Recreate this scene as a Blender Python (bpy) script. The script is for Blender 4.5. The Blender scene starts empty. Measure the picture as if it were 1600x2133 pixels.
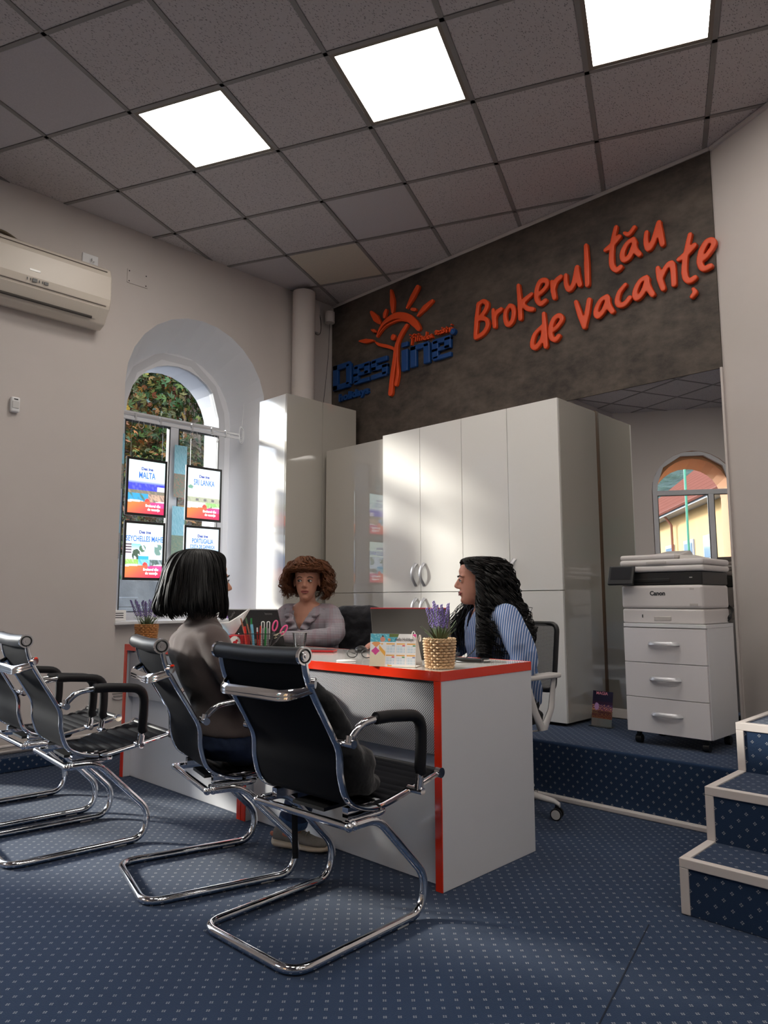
import bpy, bmesh, math, random
from mathutils import Vector, Matrix
random.seed(7)
S = bpy.context.scene
COL = S.collection
pi = math.pi
# ------------------------------------------------------------------ camera
cam = bpy.data.cameras.new('camera'); CAM = bpy.data.objects.new('camera', cam); COL.objects.link(CAM); S.camera = CAM
cam.sensor_fit = 'VERTICAL'; cam.sensor_height = 24.0; cam.lens = 24.0 * 1502.445 / 2133.0
cam.clip_start = 0.05; cam.clip_end = 300
_R = ((0.71709662, 0.69697, -0.0022945), (-0.0853817, 0.08457905, -0.99275191), (-0.69172423, 0.71209494, 0.12015983))
CAM.matrix_world = Matrix(((_R[0][0], -_R[1][0], -_R[2][0], 4.7918), (_R[0][1], -_R[1][1], -_R[2][1], -4.2635),
                           (_R[0][2], -_R[1][2], -_R[2][2], 1.008), (0, 0, 0, 1)))
# ------------------------------------------------------------------ world, sun, exposure
W = bpy.data.worlds.new('sky'); S.world = W; W.use_nodes = True
wn = W.node_tree; wn.nodes.clear()
bg = wn.nodes.new('ShaderNodeBackground'); wo = wn.nodes.new('ShaderNodeOutputWorld')
tc = wn.nodes.new('ShaderNodeTexCoord'); sx = wn.nodes.new('ShaderNodeSeparateXYZ'); cr = wn.nodes.new('ShaderNodeValToRGB')
wn.links.new(tc.outputs['Generated'], sx.inputs[0]); wn.links.new(sx.outputs['Z'], cr.inputs[0])
cr.color_ramp.elements[0].position = 0.0; cr.color_ramp.elements[0].color = (0.95, 0.96, 1.0, 1)
cr.color_ramp.elements[1].position = 0.7; cr.color_ramp.elements[1].color = (0.60, 0.74, 1.0, 1)
wn.links.new(cr.outputs[0], bg.inputs[0]); bg.inputs[1].default_value = 6.8
wn.links.new(bg.outputs[0], wo.inputs[0])
SUN_DIR = Vector((1.0, 0.5, -0.39)).normalized()
sl = bpy.data.lights.new('sun', 'SUN'); sl.energy = 7.0; sl.angle = math.radians(6); sl.color = (1.0, 0.93, 0.84)
sun = bpy.data.objects.new('sun', sl); COL.objects.link(sun); sun.rotation_euler = SUN_DIR.to_track_quat('-Z', 'Y').to_euler()
sun.location = (-8, -6, 8)
S.view_settings.view_transform = 'Standard'; S.view_settings.look = 'None'; S.view_settings.gamma = 1.0
S.view_settings.use_curve_mapping = False; S.view_settings.exposure = 0.58
try:
    S.cycles.use_denoising = True; S.cycles.max_bounces = 8; S.cycles.transparent_max_bounces = 12
    S.cycles.sample_clamp_indirect = 6.0; S.cycles.caustics_reflective = False; S.cycles.caustics_refractive = False
except Exception: pass
LAMP_STRENGTH = 10.5
# ------------------------------------------------------------------ helpers: colour and materials
def lin(c):
    return tuple((x / 12.92 if x <= 0.04045 else ((x + 0.055) / 1.055) ** 2.4) for x in c)
def rgb(r, g, b): return lin((r / 255, g / 255, b / 255))
class NT:
    def __init__(s, m): s.t = m.node_tree; s.n = s.t.nodes; s.l = s.t.links
    def new(s, typ, **kw):
        o = s.n.new(typ)
        for k, v in kw.items(): setattr(o, k, v)
        return o
    def math(s, op, a, b=None, c=None):
        o = s.n.new('ShaderNodeMath'); o.operation = op
        for i, x in enumerate((a, b, c)):
            if x is None: continue
            if hasattr(x, 'is_output'): s.l.new(x, o.inputs[i])
            else: o.inputs[i].default_value = x
        return o.outputs[0]
    def mix(s, f, a, b):
        o = s.n.new('ShaderNodeMix'); o.data_type = 'RGBA'
        for i, x in ((0, f), (6, a), (7, b)):
            if hasattr(x, 'is_output'): s.l.new(x, o.inputs[i])
            else: o.inputs[i].default_value = x if i == 0 else (x[0], x[1], x[2], 1)
        return o.outputs[2]
    def noise(s, vec, scale, detail=2, rough=0.5):
        o = s.n.new('ShaderNodeTexNoise'); o.inputs['Scale'].default_value = scale; o.inputs['Detail'].default_value = detail
        o.inputs['Roughness'].default_value = rough
        if vec: s.l.new(vec, o.inputs['Vector'])
        return o.outputs['Fac']
    def ramp(s, f, p0, c0, p1, c1):
        o = s.n.new('ShaderNodeValToRGB'); s.l.new(f, o.inputs[0]); e = o.color_ramp.elements
        e[0].position = p0; e[0].color = (*c0, 1); e[1].position = p1; e[1].color = (*c1, 1); return o.outputs[0]
MATS = {}
def mat(name, col=(0.8, 0.8, 0.8), rough=0.5, metal=0.0, coat=0.0, spec=0.5, bump=None, vary=None, emit=None, sheen=0.0):
    """bump=(scale, strength, distance); vary=(scale, amount)"""
    if name in MATS: return MATS[name]
    m = bpy.data.materials.new(name); m.use_nodes = True; t = NT(m); b = t.n['Principled BSDF']
    b.inputs['Base Color'].default_value = (*col, 1); b.inputs['Roughness'].default_value = rough; b.inputs['Metallic'].default_value = metal
    b.inputs['Coat Weight'].default_value = coat; b.inputs['Coat Roughness'].default_value = 0.04; b.inputs['Specular IOR Level'].default_value = spec
    b.inputs['Sheen Weight'].default_value = sheen
    co = t.new('ShaderNodeTexCoord').outputs['Object']
    if vary:
        f = t.noise(co, vary[0], 4, 0.6); k = vary[1]
        t.l.new(t.ramp(f, 0.3, tuple(x * (1 - k) for x in col), 0.7, tuple(min(1, x * (1 + k)) for x in col)), b.inputs['Base Color'])
    if bump:
        bn = t.new('ShaderNodeBump'); bn.inputs['Strength'].default_value = bump[1]; bn.inputs['Distance'].default_value = bump[2]
        t.l.new(t.noise(co, bump[0], 3), bn.inputs['Height']); t.l.new(bn.outputs[0], b.inputs['Normal'])
    if emit:
        b.inputs['Emission Color'].default_value = (*emit[0], 1); b.inputs['Emission Strength'].default_value = emit[1]
    MATS[name] = m; return m
def bsdf(m): return m.node_tree.nodes['Principled BSDF']
# ------------------------------------------------------------------ helpers: meshes
class MB:
    def __init__(s): s.v = []; s.f = []; s.m = []; s.sm = []
    def add(s, vs, fs, mi=0, sm=False):
        b = len(s.v); s.v += [tuple(v) for v in vs]
        for f in fs: s.f.append(tuple(b + i for i in f)); s.m.append(mi); s.sm.append(sm)
        return s
    def box(s, x0, x1, y0, y1, z0, z1, mi=0, M=None):
        vs = [(x, y, z) for z in (z0, z1) for y in (y0, y1) for x in (x0, x1)]
        if M: vs = [M @ Vector(v) for v in vs]
        return s.add(vs, [(0, 2, 3, 1), (4, 5, 7, 6), (0, 1, 5, 4), (2, 6, 7, 3), (0, 4, 6, 2), (1, 3, 7, 5)], mi)
    def tube(s, path, r, n=8, closed=False, mi=0, flat=1.0, up=None, cap=True):
        P = [Vector(p) for p in path]; N = len(P)
        R = r if isinstance(r, (list, tuple)) else [r] * N
        T = []
        for i in range(N):
            a = P[(i - 1) % N] if (closed or i > 0) else P[i]; b = P[(i + 1) % N] if (closed or i < N - 1) else P[i]
            t = (b - a); T.append(t.normalized() if t.length > 1e-9 else Vector((0, 0, 1)))
        u = Vector(up) if up else Vector((0, 0, 1))
        if abs(T[0].dot(u)) > 0.95: u = Vector((1, 0, 0)) if not up else Vector((0, 1, 0.01))
        vs = []
        nrm = (u - T[0] * u.dot(T[0])).normalized()
        for i in range(N):
            if up:
                q = Vector(up) - T[i] * Vector(up).dot(T[i])
                if q.length > 1e-3: nrm = q.normalized()
            else:
                q = nrm - T[i] * nrm.dot(T[i])
                if q.length > 1e-6: nrm = q.normalized()
            bi = T[i].cross(nrm)
            for k in range(n):
                a = 2 * pi * (k + 0.5) / n
                vs.append(P[i] + (nrm * math.cos(a) * flat + bi * math.sin(a)) * R[i])
        fs = []
        for i in range(N if closed else N - 1):
            j = (i + 1) % N
            for k in range(n): fs.append((i * n + k, i * n + (k + 1) % n, j * n + (k + 1) % n, j * n + k))
        if not closed and cap: fs += [tuple(range(n))[::-1], tuple((N - 1) * n + k for k in range(n))]
        return s.add(vs, fs, mi, True)
    def loft(s, secs, n=16, mi=0, cap=True):
        """secs: (centre, ax, ay) ellipse half axes vectors"""
        vs = []
        for c, ax, ay in secs:
            c = Vector(c); ax = Vector(ax); ay = Vector(ay)
            for k in range(n):
                a = 2 * pi * k / n; vs.append(c + ax * math.cos(a) + ay * math.sin(a))
        fs = []
        for i in range(len(secs) - 1):
            for k in range(n): fs.append((i * n + k, i * n + (k + 1) % n, (i + 1) * n + (k + 1) % n, (i + 1) * n + k))
        if cap: fs += [tuple(range(n))[::-1], tuple((len(secs) - 1) * n + k for k in range(n))]
        return s.add(vs, fs, mi, True)
    def lathe(s, prof, n=24, c=(0, 0, 0), mi=0, cap=True):
        c = Vector(c)
        return s.loft([(c + Vector((0, 0, z)), (r, 0, 0), (0, r, 0)) for r, z in prof], n, mi, cap)
    def ell(s, c, rx, ry, rz, n=16, m=10, mi=0, M=None):
        c = Vector(c); vs = []; fs = []
        for i in range(m + 1):
            t = pi * i / m
            for k in range(n):
                a = 2 * pi * k / n; v = Vector((rx * math.sin(t) * math.cos(a), ry * math.sin(t) * math.sin(a), rz * math.cos(t)))
                vs.append(c + (M @ v if M else v))
        for i in range(m):
            for k in range(n): fs.append((i * n + k, (i + 1) * n + k, (i + 1) * n + (k + 1) % n, i * n + (k + 1) % n))
        return s.add(vs, fs, mi, True)
    def prism(s, poly, f, d0, d1, mi=0):
        """poly of 2-D points; f(u, v, d) -> 3-D"""
        n = len(poly); vs = [f(u, v, d0) for u, v in poly] + [f(u, v, d1) for u, v in poly]
        return s.add(vs, [tuple(range(n)), tuple(range(2 * n - 1, n - 1, -1))] + [(i, n + i, n + (i + 1) % n, (i + 1) % n) for i in range(n)], mi)
    def ribbon(s, pts, w, f, d0, d1, mi=0, capn=5, sub=4):
        """painted stroke of varying width, extruded d0..d1"""
        P = catmull([(*p, 0) for p in pts], sub) if len(pts) > 2 else [Vector((*p, 0)) for p in pts]
        if len(pts) == 2: P = [P[0].lerp(P[1], i / 4) for i in range(5)]
        Wd = w if isinstance(w, (list, tuple)) else [w, w]
        L = []; Rr = []
        def wid(t):
            x = t * (len(Wd) - 1); i = min(int(x), len(Wd) - 2); return Wd[i] + (Wd[i + 1] - Wd[i]) * (x - i)
        N = len(P)
        for i, p in enumerate(P):
            t = (P[min(i + 1, N - 1)] - P[max(i - 1, 0)]).normalized(); nn = Vector((-t.y, t.x, 0)); h = wid(i / (N - 1)) / 2
            L.append(p + nn * h); Rr.append(p - nn * h)
        t0 = (P[0] - P[1]).normalized(); t1 = (P[-1] - P[-2]).normalized()
        for (Q, c, t, h, first) in ((L, P[0], t0, wid(0) / 2, True), (L, P[-1], t1, wid(1) / 2, False)):
            nn = Vector((-t.y, t.x, 0))
            arc = [c + (nn * math.cos(a) + t * math.sin(a)) * h for a in [pi * (k + 1) / (capn + 1) for k in range(capn)]]
            if first: a0 = arc
            else: a1 = arc
        # caps as fans, body as quads
        vs = []; fs = []
        M_ = len(L)
        for d in (d0, d1):
            for q in L: vs.append(f(q.x, q.y, d))
            for q in Rr: vs.append(f(q.x, q.y, d))
        o = 2 * M_
        for i in range(M_ - 1):
            fs += [(o + i, o + i + 1, o + M_ + i + 1, o + M_ + i), (i, M_ + i, M_ + i + 1, i + 1),
                   (i, i + 1, o + i + 1, o + i), (M_ + i, o + M_ + i, o + M_ + i + 1, M_ + i + 1)]
        s.add(vs, fs, mi)
        for arc, c, A, B in ((a0, P[0], Rr[0], L[0]), (a1, P[-1], L[-1], Rr[-1])):
            loop = [A] + arc + [B]
            if (loop[0] - loop[1]).length > (loop[0] - loop[-2]).length: loop = [A] + arc[::-1] + [B]
            s.prism([(q.x, q.y) for q in loop], f, d0, d1, mi)
        return s
    def mesh(s, name, mats=(), uv=True, bevel=0, seg=2, fixn=True):
        me = bpy.data.meshes.new(name); me.from_pydata(s.v, [], s.f)
        for m in mats: me.materials.append(m)
        me.polygons.foreach_set('material_index', s.m); me.polygons.foreach_set('use_smooth', s.sm)
        me.update()
        if bevel or fixn:
            bm = bmesh.new(); bm.from_mesh(me)
            if fixn: bmesh.ops.recalc_face_normals(bm, faces=bm.faces)
            if bevel:
                es = [e for e in bm.edges if len(e.link_faces) == 2 and e.calc_face_angle(0) > 0.6]
                bmesh.ops.bevel(bm, geom=es, offset=bevel, segments=seg, profile=0.5, affect='EDGES', clamp_overlap=True)
            bm.to_mesh(me); bm.free()
        if any(s.sm): me.set_sharp_from_angle(angle=math.radians(52))
        if uv: boxuv(me)
        return me
    def build(s, name, mats, parent=None, **kw):
        if not isinstance(mats, (list, tuple)): mats = [mats]
        return link(name, s.mesh(name, mats, **kw), parent)
def boxuv(me):
    uvl = me.uv_layers.new(name='UVMap')
    co = me.vertices
    for p in me.polygons:
        n = p.normal; ax, ay, az = abs(n.x), abs(n.y), abs(n.z)
        for li in p.loop_indices:
            v = co[me.loops[li].vertex_index].co
            if az >= ax and az >= ay: uvl.data[li].uv = (v.x, v.y)
            elif ay >= ax: uvl.data[li].uv = (v.x, v.z)
            else: uvl.data[li].uv = (v.y, v.z)
def link(name, me, parent=None):
    o = bpy.data.objects.new(name, me); COL.objects.link(o)
    if parent: o.parent = parent
    return o
def tag(o, label=None, cat=None, group=None, kind=None):
    if label: o['label'] = label
    if cat: o['category'] = cat
    if group: o['group'] = group
    if kind: o['kind'] = kind
    return o
def empty(name, loc=(0, 0, 0), rz=0.0, label=None, cat=None, group=None, kind=None):
    o = bpy.data.objects.new(name, None); COL.objects.link(o); o.location = loc; o.rotation_euler = (0, 0, rz); o.empty_display_size = 0.1
    return tag(o, label, cat, group, kind)
def copy_tree(o, parent=None):
    c = o.copy(); COL.objects.link(c); c.parent = parent
    for ch in list(KIDS.get(o.name, [])) or [x for x in bpy.data.objects if x.parent == o]:
        copy_tree(ch, c)
    return c
KIDS = {}
def catmull(P, sub=6, closed=False):
    P = [Vector(p) for p in P]; out = []; N = len(P)
    for i in range(N if closed else N - 1):
        if closed: a, b, c, d = P[(i - 1) % N], P[i], P[(i + 1) % N], P[(i + 2) % N]
        else: a, b, c, d = P[max(i - 1, 0)], P[i], P[i + 1], P[min(i + 2, N - 1)]
        for k in range(sub):
            t = k / sub
            out.append(0.5 * ((2 * b) + (c - a) * t + (2 * a - 5 * b + 4 * c - d) * t * t + (3 * b - a - 3 * c + d) * t ** 3))
    if not closed: out.append(P[-1])
    return out
def rounded(P, rad, k=5, closed=False):
    """polyline with corners replaced by arcs"""
    P = [Vector(p) for p in P]; out = []; N = len(P)
    for i in range(N):
        if not closed and i in (0, N - 1): out.append(P[i]); continue
        a, b, c = P[(i - 1) % N], P[i], P[(i + 1) % N]; r = rad[i] if isinstance(rad, (list, tuple)) else rad
        u = (a - b); v = (c - b); r = min(r, u.length * .49, v.length * .49); p = b + u.normalized() * r; q = b + v.normalized() * r
        for j in range(k + 1):
            t = j / k; out.append(p * (1 - t) ** 2 + b * 2 * t * (1 - t) + q * t * t)
    return out
def vox(mb, size, smooth=3, name='v', mats=(), parent=None, fac=0.6):
    me = bpy.data.meshes.new('tmp'); me.from_pydata(mb.v, [], mb.f); me.update()
    bm = bmesh.new(); bm.from_mesh(me); bmesh.ops.recalc_face_normals(bm, faces=bm.faces); bm.to_mesh(me); bm.free()
    o = bpy.data.objects.new('tmp', me); COL.objects.link(o)
    r = o.modifiers.new('r', 'REMESH'); r.mode = 'VOXEL'; r.voxel_size = size; r.use_smooth_shade = True
    if smooth:
        q = o.modifiers.new('s', 'SMOOTH'); q.iterations = smooth; q.factor = fac
    dg = bpy.context.evaluated_depsgraph_get(); e = o.evaluated_get(dg)
    res = bpy.data.meshes.new_from_object(e); bpy.data.objects.remove(o); bpy.data.meshes.remove(me)
    res.name = name; res.materials.clear()
    for m in (mats if isinstance(mats, (list, tuple)) else [mats]): res.materials.append(m)
    for p in res.polygons: p.use_smooth = True; p.material_index = 0
    boxuv(res)
    return link(name, res, parent)
def folds(o, amp, freq, seed=0, stretch=(1, 1, 1)):
    from mathutils import noise
    me = o.data; ns = [v.normal.copy() for v in me.vertices]
    for v, n in zip(me.vertices, ns):
        p = Vector((v.co.x * stretch[0] + seed, v.co.y * stretch[1], v.co.z * stretch[2])) * freq
        a = noise.noise(p); b = 1 - abs(noise.noise(p * 1.7 + Vector((5, 2, 1)))) * 2
        v.co += n * amp * (a * .6 + b * .5)
    me.update(); return o
def text(name, body, size, f, mat_, parent=None, depth=0.002, offset=0.0, align='CENTER', sx=1.0):
    """f: Matrix placing the text's XY plane"""
    cu = bpy.data.curves.new('t', 'FONT'); cu.body = body; cu.size = size; cu.extrude = depth; cu.offset = offset; cu.align_x = align; cu.align_y = 'CENTER'; cu.resolution_u = 3
    o = bpy.data.objects.new('t', cu); COL.objects.link(o)
    dg = bpy.context.evaluated_depsgraph_get(); me = bpy.data.meshes.new_from_object(o.evaluated_get(dg))
    bpy.data.objects.remove(o); bpy.data.curves.remove(cu)
    me.transform(f @ Matrix.Diagonal((sx, 1, 1, 1))); me.materials.clear(); me.materials.append(mat_); me.name = name
    return link(name, me, parent)
def frame(o, ex, ey):
    """matrix with x axis ex, y axis ey, origin o"""
    ex = Vector(ex).normalized(); ey = Vector(ey).normalized(); ez = ex.cross(ey)
    return Matrix(((ex.x, ey.x, ez.x, o[0]), (ex.y, ey.y, ez.y, o[1]), (ex.z, ey.z, ez.z, o[2]), (0, 0, 0, 1)))
def picture(name, M, w, h, nx, ny, fn, material, parent=None):
    """flat print: grid in the XY plane of M, colours painted per cell by fn(u,v) (sRGB 0..1)"""
    me = bpy.data.meshes.new(name)
    vs = [M @ Vector((w * (i / nx - .5), h * (j / ny - .5), 0)) for j in range(ny + 1) for i in range(nx + 1)]
    fs = [(j * (nx + 1) + i, j * (nx + 1) + i + 1, (j + 1) * (nx + 1) + i + 1, (j + 1) * (nx + 1) + i) for j in range(ny) for i in range(nx)]
    me.from_pydata(vs, [], fs); ca = me.color_attributes.new('Col', 'FLOAT_COLOR', 'CORNER'); k = 0
    buf = []
    for j in range(ny):
        for i in range(nx):
            c = lin([min(1, max(0, x)) for x in fn((i + .5) / nx, (j + .5) / ny)]); buf += [c[0], c[1], c[2], 1] * 4
    ca.data.foreach_set('color', buf); me.materials.append(material)
    return link(name, me, parent)
def colmat(name, rough=0.5, emit=0.0):
    if name in MATS: return MATS[name]
    m = mat(name, (1, 1, 1), rough); t = NT(m); a = t.new('ShaderNodeVertexColor', layer_name='Col'); b = bsdf(m)
    t.l.new(a.outputs[0], b.inputs['Base Color'])
    if emit:
        b.inputs['Base Color'].default_value = (0, 0, 0, 1); t.l.remove(b.inputs['Base Color'].links[0]); b.inputs['Base Color'].default_value = (.02, .02, .02, 1)
        t.l.new(a.outputs[0], b.inputs['Emission Color']); b.inputs['Emission Strength'].default_value = emit
    return m
# ------------------------------------------------------------------ materials
m_wall = mat('wall_paint', rgb(204, 196, 192), 0.9, bump=(260, 0.25, 0.0006), vary=(1.2, 0.03), spec=0.2)
m_reveal = mat('reveal_paint', rgb(226, 226, 230), 0.85, bump=(200, 0.2, 0.0006), spec=0.2)
m_pvc = mat('white_plastic', rgb(226, 226, 228), 0.35)
m_gasket = mat('rubber_gasket', rgb(30, 30, 32), 0.6)
m_chrome = mat('chrome', (0.78, 0.78, 0.80), 0.06, 1.0)
m_leather = mat('black_leather', (0.010, 0.010, 0.012), 0.48, spec=0.28, bump=(900, 0.3, 0.0004))
m_mesh = mat('black_sling', (0.007, 0.0075, 0.010), 0.7, spec=0.06, bump=(1600, 0.5, 0.0004))
m_black = mat('black_plastic', (0.012, 0.012, 0.013), 0.4)
m_bar = mat('grid_bar_paint', rgb(128, 124, 122), 0.6)
m_gloss = mat('glossy_white_lacquer', rgb(232, 230, 226), 0.12, coat=0.6)
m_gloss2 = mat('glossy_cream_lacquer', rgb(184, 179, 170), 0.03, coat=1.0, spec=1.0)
m_edge = mat('cabinet_edge', rgb(214, 211, 206), 0.4)
m_desk = mat('speckled_white_laminate', rgb(214, 214, 218), 0.45, vary=(700, 0.07))
m_deskg = mat('white_laminate', rgb(225, 225, 228), 0.16, coat=0.3)
m_desktop = mat('desk_top_laminate', rgb(222, 217, 212), 0.13, coat=0.4)
m_orange = mat('red_orange_edging', rgb(232, 52, 22), 0.15, coat=0.5)
m_tint = mat('foot_plastic', rgb(190, 190, 190), 0.3)
m_white = mat('white_paper', rgb(238, 236, 234), 0.7)
m_trim = mat('white_metal_trim', rgb(206, 198, 194), 0.4)
def glass_mat():
    m = bpy.data.materials.new('window_glass'); m.use_nodes = True; t = NT(m); t.n.clear()
    o = t.new('ShaderNodeOutputMaterial'); mx = t.new('ShaderNodeMixShader'); tr = t.new('ShaderNodeBsdfTransparent'); g = t.new('ShaderNodeBsdfGlossy')
    g.inputs['Roughness'].default_value = 0.01; fr = t.new('ShaderNodeFresnel'); fr.inputs[0].default_value = 1.45
    tr.inputs[0].default_value = (0.93, 0.95, 0.95, 1)
    t.l.new(t.math('MULTIPLY', fr.outputs[0], 0.9), mx.inputs[0]); t.l.new(tr.outputs[0], mx.inputs[1]); t.l.new(g.outputs[0], mx.inputs[2]); t.l.new(mx.outputs[0], o.inputs[0])
    return m
m_glass = glass_mat()
def carpet_mat():
    m = mat('blue_carpet', (0.03, 0.04, 0.09), 0.95, spec=0.1, sheen=0.15); t = NT(m); b = bsdf(m)
    uv = t.new('ShaderNodeUVMap', uv_map='UVMap').outputs[0]; s = t.new('ShaderNodeSeparateXYZ'); t.l.new(uv, s.inputs[0])
    pz = 0.0515; d = 0.0038; r = 0.0021; best = None
    for off in (0.0, 0.5):
        ax = t.math('ABSOLUTE', t.math('MULTIPLY', t.math('SUBTRACT', t.math('FRACT', t.math('ADD', t.math('DIVIDE', s.outputs[0], pz), off + 40)), 0.5), pz))
        ay = t.math('ABSOLUTE', t.math('MULTIPLY', t.math('SUBTRACT', t.math('FRACT', t.math('ADD', t.math('DIVIDE', s.outputs[1], pz), off + 40)), 0.5), pz))
        hi = t.math('MAXIMUM', ax, ay); lo = t.math('MINIMUM', ax, ay)
        dd = t.math('SQRT', t.math('ADD', t.math('POWER', t.math('SUBTRACT', hi, d), 2), t.math('POWER', lo, 2)))
        best = dd if best is None else t.math('MINIMUM', best, dd)
    nz = t.noise(uv, 420, 3); nz2 = t.noise(uv, 2.2, 4, 0.6)
    thr = t.math('ADD', r - 0.0010, t.math('MULTIPLY', nz, 0.0020))
    f = t.math('LESS_THAN', best, thr)
    base = t.mix(nz, (0.009, 0.021, 0.052), (0.021, 0.047, 0.108))
    base = t.mix(t.math('MULTIPLY', nz2, 0.5), base, (0.013, 0.030, 0.068))
    t.l.new(t.mix(t.math('MULTIPLY', f, 0.8), base, (0.32, 0.33, 0.35)), b.inputs['Base Color'])
    bn = t.new('ShaderNodeBump'); bn.inputs['Strength'].default_value = 0.6; bn.inputs['Distance'].default_value = 0.002
    t.l.new(nz, bn.inputs['Height']); t.l.new(bn.outputs[0], b.inputs['Normal']); return m
m_carpet = carpet_mat()
def tile_mat(name, col, pits=True):
    m = mat(name, col, 0.95, spec=0.1); t = NT(m); b = bsdf(m)
    co = t.new('ShaderNodeTexCoord').outputs['Object']; base = t.mix(t.noise(co, 130, 3), tuple(x * .88 for x in col), tuple(x * 1.1 for x in col))
    if pits:
        best = None
        for ang, sc in ((0.5, 92), (2.0, 83), (1.2, 107)):
            mp = t.new('ShaderNodeMapping'); mp.inputs['Rotation'].default_value = (0, 0, ang); mp.inputs['Scale'].default_value = (1, 0.38, 1)
            t.l.new(co, mp.inputs[0]); vo = t.new('ShaderNodeTexVoronoi'); vo.inputs['Scale'].default_value = sc; vo.inputs['Randomness'].default_value = 1.0
            t.l.new(mp.outputs[0], vo.inputs['Vector']); f = t.math('LESS_THAN', vo.outputs['Distance'], 0.165)
            best = f if best is None else t.math('MAXIMUM', best, f)
        base = t.mix(t.math('MULTIPLY', best, 0.75), base, tuple(x * .22 for x in col))
        bn = t.new('ShaderNodeBump'); bn.inputs['Strength'].default_value = 0.5; bn.inputs['Distance'].default_value = 0.002; bn.invert = True
        t.l.new(best, bn.inputs['Height']); t.l.new(bn.outputs[0], b.inputs['Normal'])
    t.l.new(base, b.inputs['Base Color']); return m
m_tile = tile_mat('mineral_tile', rgb(188, 181, 181)); m_tile_plain = tile_mat('plain_tile', rgb(184, 178, 180), False); m_tile_cream = tile_mat('cream_tile', rgb(196, 186, 172), False)
def dark_wall_mat():
    m = mat('dark_decorative_plaster', rgb(84, 76, 70), 0.6, spec=0.3); t = NT(m); b = bsdf(m)
    co = t.new('ShaderNodeTexCoord').outputs['Object']
    mp = t.new('ShaderNodeMapping'); mp.inputs['Scale'].default_value = (1.0, 1, 1.6); t.l.new(co, mp.inputs[0])
    n1 = t.noise(mp.outputs[0], 1.6, 8, 0.62); n2 = t.noise(mp.outputs[0], 6, 6, 0.7)
    c = t.mix(t.math('MULTIPLY', t.math('ADD', n1, n2), 0.5), rgb(56, 49, 46), rgb(124, 112, 100))
    t.l.new(t.ramp(t.math('MULTIPLY', t.math('ADD', n1, n2), 0.5), 0.38, rgb(56, 50, 47), 0.62, rgb(98, 88, 80)), b.inputs['Base Color'])
    bn = t.new('ShaderNodeBump'); bn.inputs['Strength'].default_value = 0.4; bn.inputs['Distance'].default_value = 0.004
    t.l.new(n2, bn.inputs['Height']); t.l.new(bn.outputs[0], b.inputs['Normal']); return m
m_dark = dark_wall_mat()
# ================================================================== ROOM SHELL
CH = 3.6915; PLAT = 0.28
RW = math.radians(-25.7)                      # right wall heading
FW = math.radians(-30.77)                     # street facade heading
A_ = Vector((0, 0)); B_ = Vector((3.392, 0)); LX = 11.0
C_ = Vector((LX, math.tan(RW) * (LX - 3.392))); D_ = Vector((LX, -5.467 + math.tan(FW) * LX)); E_ = Vector((0, -5.467))
ROOM = [E_, D_, C_, B_, A_]                   # counter-clockwise
def clip(poly, room=ROOM, inset=0.0):
    P = [Vector(p) for p in poly]
    for i in range(len(room)):
        a, b = room[i], room[(i + 1) % len(room)]; d = (b - a).normalized(); n = Vector((-d.y, d.x)); Q = []
        side = lambda p: (p - a).dot(n) - inset
        for j in range(len(P)):
            p, q = P[j], P[(j + 1) % len(P)]; sp, sq = side(p), side(q)
            if sp >= 0: Q.append(p)
            if (sp >= 0) != (sq >= 0): Q.append(p + (q - p) * (sp / (sp - sq)))
        P = Q
        if not P: return []
    return P
def struct(name, mb, mats, **kw):
    o = mb.build(name, mats, **kw); o['kind'] = 'structure'; return o
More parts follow.
